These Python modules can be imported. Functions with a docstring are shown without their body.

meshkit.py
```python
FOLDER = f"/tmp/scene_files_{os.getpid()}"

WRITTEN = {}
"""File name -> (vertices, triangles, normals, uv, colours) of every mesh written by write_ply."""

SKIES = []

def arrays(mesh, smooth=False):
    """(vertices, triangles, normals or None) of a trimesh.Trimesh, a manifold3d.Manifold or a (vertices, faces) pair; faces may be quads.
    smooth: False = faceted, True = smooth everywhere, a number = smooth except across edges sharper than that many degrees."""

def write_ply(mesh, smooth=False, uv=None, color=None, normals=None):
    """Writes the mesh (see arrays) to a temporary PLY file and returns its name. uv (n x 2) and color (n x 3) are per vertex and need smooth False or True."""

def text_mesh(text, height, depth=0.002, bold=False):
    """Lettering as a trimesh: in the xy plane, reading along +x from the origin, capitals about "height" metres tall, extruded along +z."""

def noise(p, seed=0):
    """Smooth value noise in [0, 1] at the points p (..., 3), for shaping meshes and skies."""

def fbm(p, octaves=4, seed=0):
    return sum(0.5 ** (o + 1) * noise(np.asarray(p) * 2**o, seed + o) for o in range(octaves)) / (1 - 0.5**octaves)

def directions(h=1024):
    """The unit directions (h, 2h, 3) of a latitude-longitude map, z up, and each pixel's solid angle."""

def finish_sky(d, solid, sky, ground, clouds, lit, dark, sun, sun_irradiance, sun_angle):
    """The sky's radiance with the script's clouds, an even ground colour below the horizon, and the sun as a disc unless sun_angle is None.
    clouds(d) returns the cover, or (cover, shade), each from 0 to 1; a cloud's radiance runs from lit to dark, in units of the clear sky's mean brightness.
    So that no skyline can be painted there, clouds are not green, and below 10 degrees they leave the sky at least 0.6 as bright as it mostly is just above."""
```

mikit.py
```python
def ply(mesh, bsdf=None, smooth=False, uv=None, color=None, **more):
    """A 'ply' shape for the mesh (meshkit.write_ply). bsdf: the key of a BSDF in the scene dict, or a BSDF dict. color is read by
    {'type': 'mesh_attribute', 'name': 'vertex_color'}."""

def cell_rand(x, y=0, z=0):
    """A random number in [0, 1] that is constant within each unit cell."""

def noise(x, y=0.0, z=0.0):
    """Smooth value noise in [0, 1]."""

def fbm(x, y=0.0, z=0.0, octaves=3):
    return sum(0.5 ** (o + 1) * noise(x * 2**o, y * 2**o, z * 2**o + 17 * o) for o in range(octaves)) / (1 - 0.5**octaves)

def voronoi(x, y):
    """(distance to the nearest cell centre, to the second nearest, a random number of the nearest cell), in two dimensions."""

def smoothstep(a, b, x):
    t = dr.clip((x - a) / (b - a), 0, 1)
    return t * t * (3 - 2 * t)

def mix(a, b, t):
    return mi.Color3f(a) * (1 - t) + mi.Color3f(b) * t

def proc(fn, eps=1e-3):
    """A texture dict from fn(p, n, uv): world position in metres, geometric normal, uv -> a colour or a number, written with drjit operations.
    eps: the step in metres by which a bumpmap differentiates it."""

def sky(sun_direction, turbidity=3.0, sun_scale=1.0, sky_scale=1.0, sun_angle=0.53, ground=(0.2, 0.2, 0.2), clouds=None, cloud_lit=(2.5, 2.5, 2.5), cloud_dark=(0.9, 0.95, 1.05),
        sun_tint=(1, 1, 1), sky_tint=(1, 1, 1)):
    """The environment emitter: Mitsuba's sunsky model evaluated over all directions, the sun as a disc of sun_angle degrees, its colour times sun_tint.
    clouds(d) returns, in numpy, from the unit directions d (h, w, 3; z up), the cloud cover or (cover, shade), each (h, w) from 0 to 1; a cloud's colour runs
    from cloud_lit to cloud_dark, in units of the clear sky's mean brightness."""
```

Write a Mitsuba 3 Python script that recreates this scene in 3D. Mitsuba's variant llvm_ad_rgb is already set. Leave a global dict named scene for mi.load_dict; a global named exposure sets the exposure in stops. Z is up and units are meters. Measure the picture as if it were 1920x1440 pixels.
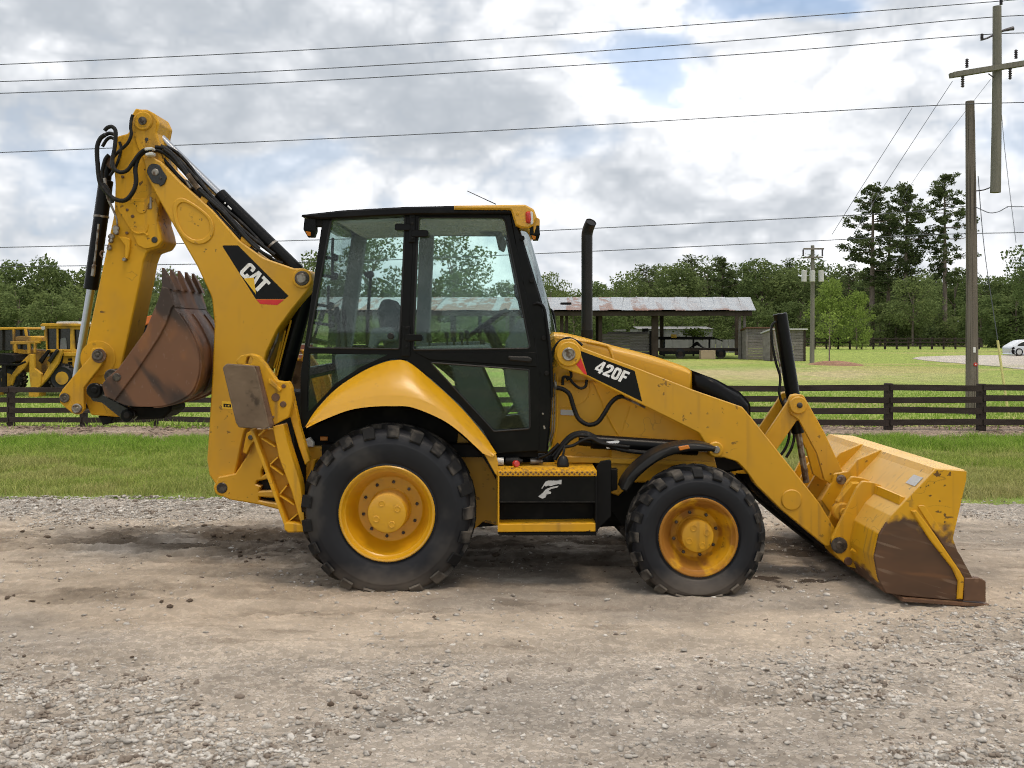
import math
import numpy as np
import trimesh
import mapbox_earcut
import drjit as dr
import mitsuba as mi
import mikit
import meshkit
from mikit import noise, fbm, voronoi, smoothstep, mix

T = mi.ScalarTransform4f
scene, labels = {}, {}

# ------------------------------------------------------------------ camera, sky, exposure
F, EYE, HZ = 1975.0, 1.95, 622.0          # focal length in photo pixels, eye height, horizon row
scene['camera'] = {'type': 'perspective', 'fov': math.degrees(2 * math.atan(960 / F)), 'fov_axis': 'x',
                   'principal_point_offset_x': 0.0, 'principal_point_offset_y': (720 - HZ) / 1440.0,
                   'near_clip': 0.1, 'far_clip': 6000.0,
                   'to_world': T().look_at(origin=[0, 0, EYE], target=[0, 10, EYE], up=[0, 0, 1])}


def sstep(a, b, x):
    t = np.clip((x - a) / (b - a), 0, 1)
    return t * t * (3 - 2 * t)


def clouds(d):
    x, y, z = d[..., 0], d[..., 1], d[..., 2]
    az, el = np.degrees(np.arctan2(x, y)), np.degrees(np.arcsin(np.clip(z, -1, 1)))
    q = np.stack([x, y, z * 1.35], -1)
    w = np.stack([meshkit.fbm(q * 11 + k * 9.7, 4, 40 + k) - .5 for k in range(2)], -1)
    azw, elw = az + 9 * w[..., 0], el + 6 * w[..., 1]
    qw = q + .075 * np.stack([w[..., 0], w[..., 1], w[..., 1]], -1)
    big = meshkit.fbm(qw * 7.5, 3, 3)
    # billows: rounded puffs with creases between them
    bil = sum(.60 ** o * np.abs(2 * meshkit.noise(qw * 13 * 2.03 ** o + 3.1 * o, 9 + o) - 1) for o in range(6)) / sum(.60 ** o for o in range(6))

    def blob(a, e, ra, re):
        return np.exp(-(((azw - a) / ra) ** 2 + ((elw - e) / re) ** 2))
    gap = 1.1 * blob(8.3, 14.3, 3.2, 1.5) + .8 * blob(7.2, 13.0, 2.2, 1.0) + 1.0 * blob(15, 17.3, 4.5, 1.0) + .75 * blob(-12, 8.8, 4, 1.3) + .7 * blob(-22, 7.2, 4, 2.5) + .6 * blob(2.5, 9.5, 3, 1.3) + .45 * blob(25, 8, 3, 2.5) + .5 * blob(-3, 6, 4, 1.2)
    blue = blob(8.0, 14.0, 4.0, 2.2) + blob(15, 17.3, 5, 1.4)
    cover = 1 - (.26 + .36 * np.clip(blue, 0, 1)) * (1 - sstep(.06, .40, .75 * bil + .5 * big + .02 - .50 * gap))
    base = .55 * blob(-5.5, 13.2, 4.5, 3.2) + .45 * blob(-1.0, 11.2, 4, 2.6) + .75 * blob(7.8, 8.3, 3.2, 1.1) + .5 * blob(-20, 15, 12, 5) + .40 * blob(-24, 10.5, 7, 2.2) + .35 * blob(-10, 6.4, 6, 1.3) + .35 * blob(20, 11.5, 3, 1.5) + .3 * blob(13, 7, 4, 1.2) + .35 * blob(20, 7, 4, 1.4)
    bright = .75 * blob(12, 11.0, 8.5, 4.5)
    shade = .50 + 1.1 * (big - .5) - 1.9 * (bil - .36) + base * .80 - bright * .8 - .12 * sstep(6, 0, el)
    return np.clip(cover, 0, 1), 1 / (1 + np.exp(-3.3 * (shade - .54)))


scene['sky'] = mikit.sky([0.16, -0.30, 0.94], turbidity=3.0, sun_scale=0.42, sky_scale=1.0, sun_angle=20, ground=(.16, .16, .12), clouds=clouds,
                         cloud_lit=(3.1, 3.1, 3.13), cloud_dark=(1.08, 1.18, 1.30), sky_tint=(1.85, 1.92, 1.95))
exposure = 1.30


# ------------------------------------------------------------------ geometry helpers
def at(px, py, Y):
    return np.array([(px - 960.0) * Y / F, Y, EYE - (py - HZ) * Y / F])


def xz(pts, Y):
    return np.array([[(p[0] - 960.0) * Y / F, EYE - (p[1] - HZ) * Y / F] for p in pts])


def fillet(pts, n=6):
    """Polygon corners (x, y[, r]) with arcs of radius r."""
    out, m = [], len(pts)
    for i, p in enumerate(pts):
        r = p[2] if len(p) > 2 else 0
        b = np.array(p[:2], float)
        if r <= 0:
            out.append(tuple(b))
            continue
        a, c = np.array(pts[i - 1][:2], float), np.array(pts[(i + 1) % m][:2], float)
        u, v = a - b, c - b
        lu, lv = np.linalg.norm(u), np.linalg.norm(v)
        u, v = u / lu, v / lv
        half = math.acos(np.clip(u @ v, -1, 1)) / 2
        t = min(r / max(math.tan(half), 1e-4), .48 * lu, .48 * lv)
        p0, p1 = b + u * t, b + v * t
        for k in range(n + 1):
            s = k / n
            out.append(tuple((1 - s) ** 2 * p0 + 2 * s * (1 - s) * (b * .82 + (p0 + p1) * .09) + s * s * p1))
    return out


def spline(pts, n=6, closed=False):
    p = np.array(pts, float)
    m = len(p)
    out = []
    for i in range(m if closed else m - 1):
        if closed:
            a, b, c, d = p[i - 1], p[i], p[(i + 1) % m], p[(i + 2) % m]
        else:
            a, b, c, d = p[max(i - 1, 0)], p[i], p[i + 1], p[min(i + 2, m - 1)]
        for k in range(n):
            t = k / n
            out.append(.5 * (2 * b + (c - a) * t + (2 * a - 5 * b + 4 * c - d) * t * t + (3 * b - a - 3 * c + d) * t ** 3))
    if not closed:
        out.append(p[-1])
    return np.array(out)


def circle(cx, cy, r, n=24):
    return [(cx + r * math.cos(2 * math.pi * k / n), cy + r * math.sin(2 * math.pi * k / n)) for k in range(n)]


def area2(r):
    return .5 * np.sum(r[:, 0] * np.roll(r[:, 1], -1) - np.roll(r[:, 0], -1) * r[:, 1])


def mitre(r, c):
    """CCW ring moved inwards by c."""
    a, b = r - np.roll(r, 1, 0), np.roll(r, -1, 0) - r
    a /= np.linalg.norm(a, axis=1, keepdims=True) + 1e-12
    b /= np.linalg.norm(b, axis=1, keepdims=True) + 1e-12
    na, nb = np.stack([-a[:, 1], a[:, 0]], 1), np.stack([-b[:, 1], b[:, 0]], 1)
    h = na + nb
    s = 2 / np.maximum((h * h).sum(1, keepdims=True), .5)
    return r + h * s * c


def dedupe(r):
    r = np.asarray(r, float)
    keep = np.linalg.norm(r - np.roll(r, 1, 0), axis=1) > 1e-6
    return r[keep]


def ext(ring, w0, w1, c=0.0, holes=()):
    """Extrusion of a (u, v) ring along w with chamfered edges."""
    rings = []
    for k, r in enumerate([ring, *holes]):
        r = dedupe(r)
        if (area2(r) > 0) != (k == 0):
            r = r[::-1]
        rings.append(r)
    verts, faces = [], []
    base, starts = 0, []
    lo_idx = []
    for r in rings:
        n = len(r)
        ins = mitre(r, c) if c else r
        lv = [(ins, w0), (r, w0 + c), (r, w1 - c), (ins, w1)] if c else [(r, w0), (r, w1)]
        for q, w in lv:
            verts.append(np.column_stack([q, np.full(n, w)]))
        i = np.arange(n)
        j = (i + 1) % n
        for L in range(len(lv) - 1):
            a, b = base + L * n, base + (L + 1) * n
            faces += [np.stack([a + i, a + j, b + j], 1), np.stack([a + i, b + j, b + i], 1)]
        starts.append((base, base + (len(lv) - 1) * n, n, ins))
        base += len(lv) * n
    flat = np.vstack([s[3] for s in starts])
    ends = np.cumsum([s[2] for s in starts]).astype(np.uint32)
    tri = mapbox_earcut.triangulate_float64(flat, ends).reshape(-1, 3).astype(int)
    d1, d2 = flat[tri[:, 1]] - flat[tri[:, 0]], flat[tri[:, 2]] - flat[tri[:, 0]]
    neg = d1[:, 0] * d2[:, 1] - d1[:, 1] * d2[:, 0] < 0
    tri[neg] = tri[neg][:, ::-1]
    lo = np.concatenate([s[0] + np.arange(s[2]) for s in starts])
    hi = np.concatenate([s[1] + np.arange(s[2]) for s in starts])
    faces += [lo[tri][:, ::-1], hi[tri]]
    return np.vstack(verts), np.vstack(faces)


def TM(v, f):
    return trimesh.Trimesh(np.asarray(v, float), np.asarray(f, int), process=False)


def prism(pts, y0, y1, c=.005, holes=(), yref=None, world=False):
    """Outline seen in the x-z plane (pixels at depth yref, or metres), extruded from y0 to y1."""
    yr = y0 if yref is None else yref
    g = (lambda q: np.array([p[:2] for p in q], float)) if world else (lambda q: xz(q, yr))
    v, f = ext(g(pts), y0, y1, c, [g(h) for h in holes])
    return TM(v[:, [0, 2, 1]], f[:, ::-1])


def box(x0, x1, y0, y1, z0, z1, c=.004):
    v, f = ext([(x0, y0), (x1, y0), (x1, y1), (x0, y1)], z0, z1, min(c, .3 * min(x1 - x0, y1 - y0, z1 - z0)))
    return TM(v, f)


def frame_of(d):
    d = np.asarray(d, float) / np.linalg.norm(d)
    a = np.cross(d, [0, 0, 1.0] if abs(d[2]) < .9 else [1.0, 0, 0])
    a /= np.linalg.norm(a)
    return a, np.cross(d, a), d


def lathe(profile, origin, axis, n=32, cap=True):
    """profile of (distance along the axis, radius)."""
    a, b, d = frame_of(axis)
    th = np.arange(n) * 2 * np.pi / n
    ring = np.cos(th)[:, None] * a + np.sin(th)[:, None] * b
    v = [np.asarray(origin) + d * w + ring * r for w, r in profile]
    i = np.arange(n)
    j = (i + 1) % n
    f = []
    for L in range(len(profile) - 1):
        f += [np.stack([L * n + i, L * n + j, (L + 1) * n + j], 1), np.stack([L * n + i, (L + 1) * n + j, (L + 1) * n + i], 1)]
    v = np.vstack(v)
    if cap:
        k = len(v)
        v = np.vstack([v, np.asarray(origin) + d * profile[0][0], np.asarray(origin) + d * profile[-1][0]])
        last = (len(profile) - 1) * n
        f += [np.stack([j, i, np.full(n, k)], 1), np.stack([last + i, last + j, np.full(n, k + 1)], 1)]
    return TM(v, np.vstack(f))


def cyl(p0, p1, r0, r1=None, n=24, c=.004):
    p0, p1 = np.asarray(p0, float), np.asarray(p1, float)
    r1 = r0 if r1 is None else r1
    L = np.linalg.norm(p1 - p0)
    c = min(c, .3 * L, .4 * r0, .4 * r1)
    return lathe([(0, r0 - c), (c, r0), (L - c, r1), (L, r1 - c)], p0, p1 - p0, n)


def ycyl(px, py, Y, r, depth, n=28, c=.004, yref=None):
    """Disc or pin facing the camera: centre pixel at depth yref (default Y), from Y to Y + depth."""
    q = at(px, py, yref or Y)
    return cyl([q[0], Y, q[2]], [q[0], Y + depth, q[2]], r, n=n, c=c)


def tube(pts, r, n=10, smooth=6, cap=True):
    p = spline(pts, smooth) if smooth else np.array(pts, float)
    t = np.gradient(p, axis=0)
    t /= np.linalg.norm(t, axis=1, keepdims=True) + 1e-12
    a, _, _ = frame_of(t[0])
    th = np.arange(n) * 2 * np.pi / n
    v = []
    rr = np.broadcast_to(r, (len(p),)) if np.ndim(r) == 0 else np.interp(np.linspace(0, 1, len(p)), np.linspace(0, 1, len(r)), r)
    for k in range(len(p)):
        a = a - t[k] * (a @ t[k])
        a /= np.linalg.norm(a) + 1e-12
        b = np.cross(t[k], a)
        v.append(p[k] + rr[k] * (np.cos(th)[:, None] * a + np.sin(th)[:, None] * b))
    v = np.vstack(v)
    i = np.arange(n)
    j = (i + 1) % n
    f = []
    for L in range(len(p) - 1):
        f += [np.stack([L * n + i, L * n + j, (L + 1) * n + j], 1), np.stack([L * n + i, (L + 1) * n + j, (L + 1) * n + i], 1)]
    if cap:
        k = len(v)
        v = np.vstack([v, p[0], p[-1]])
        last = (len(p) - 1) * n
        f += [np.stack([j, i, np.full(n, k)], 1), np.stack([last + i, last + j, np.full(n, k + 1)], 1)]
    return TM(v, np.vstack(f))


def ptube(pts, Y, r, n=10, smooth=6):
    """Hose through pixels; Y a number or one per point."""
    Y = np.broadcast_to(Y, (len(pts),))
    return tube([at(p[0], p[1], y) for p, y in zip(pts, Y)], r, n, smooth)


def loft(rows, close=False):
    """Surface through rows of points (equal counts)."""
    R = np.array(rows, float)
    m, n = R.shape[:2]
    v = R.reshape(-1, 3)
    f = []
    for a in range(m if close else m - 1):
        b = (a + 1) % m
        i = np.arange(n - 1)
        f += [np.stack([a * n + i, a * n + i + 1, b * n + i + 1], 1), np.stack([a * n + i, b * n + i + 1, b * n + i], 1)]
    return TM(v, np.vstack(f))


def hull(pts):
    return trimesh.convex.convex_hull(np.array(pts, float))


def cat(*ms):
    return trimesh.util.concatenate([m for m in ms])


def rotbar(p0, p1, w, h, c=.003, up=(0, 0, 1)):
    """Bar of section w (sideways) x h (along up) from p0 to p1."""
    p0, p1 = np.asarray(p0, float), np.asarray(p1, float)
    d = p1 - p0
    L = np.linalg.norm(d)
    d /= L
    s = np.cross(d, up)
    if np.linalg.norm(s) < 1e-6:
        s = np.cross(d, [1, 0, 0])
    s /= np.linalg.norm(s)
    u = np.cross(s, d)
    v, f = ext([(-w / 2, -h / 2), (w / 2, -h / 2), (w / 2, h / 2), (-w / 2, h / 2)], 0, L, min(c, .25 * w, .25 * h, .25 * L))
    return TM(p0 + v[:, :1] * s + v[:, 1:2] * u + v[:, 2:] * d, f)


# ------------------------------------------------------------------ scene entry helpers
counts = {}


def numbered(key):
    k = counts.get(key, 0)
    counts[key] = k + 1
    return key if k == 0 else f'{key}_{k:03d}'


def put(name, mesh, bsdf, parent=None, smooth=32, label=None, kind=None, **more):
    key = numbered(name if parent is None else parent + '__' + name)
    scene[key] = mikit.ply(mesh, bsdf, smooth=smooth, **more)
    if label or kind:
        labels[key] = {}
        if label:
            labels[key]['label'] = label
        if kind:
            labels[key]['kind'] = kind
    return key


def thing(name, label, category, group=None):
    key = numbered(name)
    labels[key] = {'label': label, 'category': category}
    if group:
        labels[key]['group'] = group
    return key


def tag(key, label, category, group=None):
    labels[key] = {'label': label, 'category': category}
    if group:
        labels[key]['group'] = group
    return key


# ------------------------------------------------------------------ materials
def rgb(*c):
    return {'type': 'rgb', 'value': list(c)}


def two(b):
    return {'type': 'twosided', 'bsdf': b}


def mat(key, color, rough=.5, metallic=0.0, spec=.5, bump=None, bscale=1.0, **more):
    c = mikit.proc(color) if callable(color) else rgb(*color)
    r = mikit.proc(rough) if callable(rough) else rough
    b = {'type': 'principled', 'base_color': c, 'roughness': r, 'metallic': metallic, 'specular': spec, **more}
    if bump is not None:
        b = {'type': 'bumpmap', 'tex': mikit.proc(bump, eps=more.pop('eps', .002) if 'eps' in more else .002), 'scale': bscale, 'bsdf': b}
    scene[key] = two(b)
    return key


YC = (.60, .315, .007)


def paint(p, grime=1.0, rust=1.0):
    x, y, z = p.x, p.y, p.z
    n = fbm(x * 1.7 + y, z * 1.7 + y * .7, y * 1.3, 4)
    c = mix(YC, (.53, .265, .006), n)
    film = smoothstep(.45, .8, fbm(x * 5 + 3, z * 3.2, y * 4, 4))
    c = mix(c, (.36, .20, .045), film * .30 * grime)
    run = smoothstep(.60, .85, noise(x * 34, z * 2.2, y * 30)) * smoothstep(.4, .75, fbm(x * 2.1, z * 1.8 + 4, y * 2, 3))
    c = mix(c, (.20, .11, .03), run * .42 * grime)
    chip = smoothstep(.715, .745, fbm(x * 26 + 9, z * 26, y * 26, 3)) * smoothstep(.45, .60, fbm(x * 2.6, z * 2.6 + 7, y * 2, 3))
    c = mix(c, (.055, .028, .014), chip * .85 * rust)
    line = smoothstep(.010, .004, dr.abs(fbm(x * 5.5 + 2, z * 6.5, y * 3, 3) - .5)) * smoothstep(.60, .66, fbm(x * 2.9 + 5, z * 2.9, y * 2, 3))
    return mix(c, (.10, .05, .02), line * .40 * rust)


def lit_tops(c, p, n, k):  # sky-lit look of upward faces, painted into the colour as a pale cream
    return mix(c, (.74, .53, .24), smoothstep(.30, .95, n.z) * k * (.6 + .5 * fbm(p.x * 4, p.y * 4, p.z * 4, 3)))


def paint_rough(p, n, uv):
    return .33 + .25 * fbm(p.x * 6, p.z * 6, p.y * 6, 3)


def scuffs(p, n, uv):
    return fbm(p.x * 9, p.z * 9, p.y * 9, 3) * .004


mat('m_yellow', lambda p, n, uv: lit_tops(paint(p, 1.0, .75), p, n, .4), paint_rough, spec=.45, clearcoat=.15, clearcoat_gloss=.8)
mat('m_yellow_worn', lambda p, n, uv: paint(p, 2.0, 1.0), lambda p, n, uv: .45 + .25 * fbm(p.x * 7, p.z * 7, p.y * 7, 3), spec=.35)
mat('m_yellow_clean', lambda p, n, uv: lit_tops(paint(p, .45, .1), p, n, .30), .30, spec=.5, clearcoat=.6, clearcoat_gloss=.85)


def c_rim_rusty(p, n, uv):
    c = paint(p, 1.5, .6)
    q = at(1308, 1001, 7.95)
    r = dr.sqrt(dr.square(p.x - float(q[0])) + dr.square(p.z - float(q[2])))
    m = smoothstep(.42, .66, fbm(p.x * 9, p.z * 9, p.y * 5, 4) + .25 * smoothstep(.17, .27, r))
    return mix(c, (.24, .085, .02), m * .75 * smoothstep(.115, .17, r))


mat('m_rim_rusty', c_rim_rusty, .55, spec=.3)


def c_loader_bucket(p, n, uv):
    c = lit_tops(paint(p, 1.3, 1.0), p, n, .75)
    # bare steel where the lower part of the side rubs in the ground
    w = fbm(p.x * 7, p.z * 7, p.y * 3, 4) - .5 + .35 * (fbm(p.x * 34, p.z * 34, p.y * 9, 3) - .5)
    edge = dr.select(p.y < 7.62, .61 - .31 * (p.x - 2.80), .19)
    m = smoothstep(-.025, .035, edge - p.z + .20 * w)
    brown = mix((.060, .034, .020), (.115, .055, .026), fbm(p.x * 5, p.z * 12, p.y * 5, 4))
    brown = mix(brown, (.17, .075, .03), smoothstep(.55, .78, fbm(p.x * 3 + p.z * 9 + 2, p.z * 12, p.y * 6, 4)) * .6)
    gouge = smoothstep(.62, .76, noise(p.x * 7 + p.z * 5, (p.z + .30 * p.x) * 62, p.y * 10)) * smoothstep(.45, .6, fbm(p.x * 3, p.z * 3 + 4, p.y, 3))
    brown = mix(brown, (.20, .135, .09), gouge * .55)
    return mix(c, brown, m)


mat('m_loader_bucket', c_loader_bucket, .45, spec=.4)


def c_wear_steel(p, n, uv):
    c = mix((.075, .042, .026), (.15, .075, .038), fbm(p.x * 8, p.y * 8, p.z * 8, 4))
    return mix(c, (.20, .12, .07), smoothstep(.6, .8, fbm(p.x * 30, p.y * 30, p.z * 30, 2)) * .5)


mat('m_wear_steel', c_wear_steel, .55, spec=.4)


def c_rust(p, n, uv):
    a = fbm(p.x * 3.5, p.z * 2.2, p.y * 3, 4)
    c = mix((.115, .050, .024), (.185, .085, .042), a)
    c = mix(c, (.022, .017, .016), smoothstep(.46, .66, fbm(p.x * 4.5 + p.z * 3 + 5, p.z * 1.6, p.y * 2, 4)) * .85)
    c = mix(c, (.24, .095, .028), smoothstep(.52, .72, fbm(p.x * 9, p.z * 4, p.y * 9 + 3, 3)) * .6)
    return mix(c, (.24, .18, .14), smoothstep(.66, .80, fbm(p.x * 45, p.z * 30, p.y * 30, 2)) * .18)


mat('m_rust', c_rust, lambda p, n, uv: .42 + .3 * fbm(p.x * 8, p.z * 8, p.y * 8, 3), spec=.45)
mat('m_black', lambda p, n, uv: mix((.0035, .0036, .0042), (.0085, .0082, .0080), smoothstep(.5, .85, fbm(p.x * 7, p.z * 7, p.y * 7, 4))), .30, spec=.16)
mat('m_black_matte', lambda p, n, uv: mix((.0045, .0045, .0045), (.022, .019, .016), smoothstep(.45, .9, fbm(p.x * 9, p.z * 6, p.y * 9, 4))), .62, spec=.18)
mat('m_plastic', lambda p, n, uv: mix((.008, .0085, .0095), (.022, .021, .020), fbm(p.x * 9, p.z * 9, p.y * 9, 3)), .40, spec=.25)


def c_tyre(p, n, uv):
    c = mix((.0072, .0081, .0108), (.0150, .0160, .0195), fbm(p.x * 6, p.z * 6, p.y * 6, 4))
    dust = smoothstep(.52, .78, fbm(p.x * 4 + 9, p.z * 4, p.y * 9, 4))
    c = mix(c, (.058, .053, .048), dust * .55)
    return mix(c, (.20, .165, .13), smoothstep(.26, .02, p.z + .06 * fbm(p.x * 20, p.z * 20, p.y * 9, 3)) * .55)


mat('m_tyre', c_tyre, .50, spec=.28)


def c_lug(p, n, uv):
    c = mix((.009, .009, .0095), (.095, .084, .071), smoothstep(.44, .76, fbm(p.x * 9, p.z * 9, p.y * 12, 4)))
    return mix(c, (.23, .195, .155), smoothstep(.16, .02, p.z) * .5)


mat('m_lug', c_lug, .78, spec=.25)
mat('m_hose', lambda p, n, uv: mix((.0045, .0045, .0045), (.045, .038, .032), smoothstep(.55, .85, fbm(p.x * 20, p.z * 20, p.y * 20, 3)) * .7), .45, spec=.3)
mat('m_chrome', (.40, .415, .44), .24, metallic=1.0)
mat('m_steel', lambda p, n, uv: mix((.30, .28, .25), (.12, .08, .055), smoothstep(.4, .7, fbm(p.x * 30, p.z * 30, p.y * 30, 3))), .42, metallic=.75)
mat('m_pin', lambda p, n, uv: mix((.10, .085, .07), (.035, .028, .024), smoothstep(.35, .7, fbm(p.x * 40, p.z * 40, p.y * 9, 3))), .45, metallic=.5)
mat('m_grease', (.006, .006, .006), .35, spec=.6)


def c_pad(p, n, uv):
    c = mix((.085, .058, .038), (.20, .145, .098), fbm(p.x * 8 + p.z * 3, p.z * 8, p.y * 8, 4))
    c = mix(c, (.04, .03, .022), smoothstep(.55, .75, fbm(p.x * 14, p.z * 14 + 4, p.y * 9, 4)) * .8)
    return mix(c, (.26, .22, .17), smoothstep(.62, .80, fbm(p.x * 30, p.z * 22, p.y * 30, 3)) * .25)


mat('m_pad', c_pad, .85, spec=.2, bump=lambda p, n, uv: fbm(p.x * 45, p.z * 45, p.y * 45, 3) * .006)
mat('m_interior', (.15, .16, .165), .7, spec=.25)
mat('m_seat', (.06, .066, .073), .85, spec=.15)
mat('m_liner', (.42, .43, .43), .85, spec=.2)
mat('m_white_decal', lambda p, n, uv: mix((.78, .78, .77), (.55, .52, .47), smoothstep(.55, .8, fbm(p.x * 30, p.z * 30, 0, 3)) * .5), .45)
mat('m_grey_decal', (.42, .42, .41), .45)
mat('m_black_decal', (.004, .0045, .0055), .35, spec=.2)
mat('m_red_decal', (.58, .022, .02), .38)
mat('m_yellow_decal', (.70, .42, .02), .4)
mat('m_amber', (.55, .17, .02), .22, spec=.6)
mat('m_red_lens', (.48, .03, .02), .2, spec=.6)
mat('m_clear_lens', (.55, .55, .52), .12, spec=.7)
scene['m_glass'] = {'type': 'blendbsdf', 'weight': .012,
                    'a': {'type': 'thindielectric', 'int_ior': 1.5, 'specular_transmittance': rgb(.82, .965, .925), 'specular_reflectance': rgb(.45, .50, .50)},
                    'b': two({'type': 'diffuse', 'reflectance': rgb(.42, .46, .44)})}


# ------------------------------------------------------------------ the ground
def yard_edge(x):
    x = np.asarray(x, float)
    return 12.25 - .035 * x + .22 * (meshkit.fbm(np.stack([x * .9, x * 0, x * 0], -1), 3, 5) - .5) + .10 * (meshkit.noise(np.stack([x * 4, x * 0, x * 0 + 3], -1), 8) - .5)


def n2(x, y, k, seed, octv=3):
    return meshkit.fbm(np.stack([x * k, y * k, np.zeros_like(x)], -1), octv, seed)


def yard_height(x, y):
    h = .030 * (n2(x, y, .5, 1) - .5) + .024 * (n2(x, y * 1.6, 2.2, 2) - .5) + .022 * (n2(x, y * 1.3, 8, 3) - .5) + .016 * (n2(x, y, 19, 4, 2) - .5)
    # pressed wheel tracks, long along x
    for yc, wd, dp in ((6.45, .16, .022), (7.35, .20, .020), (5.55, .15, .016)):
        q = (y - yc - .10 * np.sin(x * .5 + yc) - .04 * x) / wd
        h += dp * ((np.abs(q) - 1.15) * np.exp(-q * q * .8)) + .006 * np.exp(-q * q) * np.sign(np.sin(x * 26 + 9 * np.abs(q)))
    # ruts and ridges of churned mud behind the rear wheel, long along x
    churn = np.exp(-(((x + 3.2) / 2.2) ** 2 + ((y - 10.0) / .75) ** 2)) + .8 * np.exp(-(((x + .2) / 3.0) ** 2 + ((y - 9.3) / .8) ** 2)) + .6 * np.exp(-(((x + 3.0) / 2.5) ** 2 + ((y - 7.8) / .6) ** 2))
    ridge = np.abs(n2(x * .55, y * 2.6, 2.2, 12, 4) - .5) * 2
    h += churn * (.15 * (.32 - ridge)) + churn * .055 * (n2(x, y, 11, 21) - .5)
    return h


def grid_mesh(xs, ys, zfn):
    gx, gy = np.meshgrid(xs, ys)
    v = np.column_stack([gx.ravel(), gy.ravel(), zfn(gx, gy).ravel()])
    nx, ny = len(xs), len(ys)
    a = (np.arange(ny - 1)[:, None] * nx + np.arange(nx - 1)[None]).ravel()
    return v, np.vstack([np.stack([a, a + 1, a + nx + 1], 1), np.stack([a, a + nx + 1, a + nx], 1)])


def c_lawn(p, n, uv):
    x, y = p.x, p.y
    big = fbm(x * .06, y * .10, 0, 4)
    g = mix((.140, .196, .044), (.225, .262, .075), big)
    near = smoothstep(20.5, 17.0, y)
    g = mix(g, mix((.10, .17, .03), (.20, .23, .07), fbm(x * .8, y * 1.4, 0, 4)), near)
    dry = smoothstep(.56, .70, fbm(x * .10 + 4, y * .22, 0, 4))
    g = mix(g, (.27, .23, .105), dry * .55)
    # the worn patch of straw coloured grass beyond the fence
    wp = dr.exp(-(dr.square((x - 12.5) / 7.0) + dr.square((y - 49.) / 7.0)))
    g = mix(g, (.30, .255, .15), dr.clip(wp * 1.3 * fbm(x * .7, y * .5, 3, 4) * 1.4, 0, .8))
    g = g * (.70 + .6 * fbm(x * 6, y * 3.0, 1, 3))
    return mi.Color3f(g)


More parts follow.
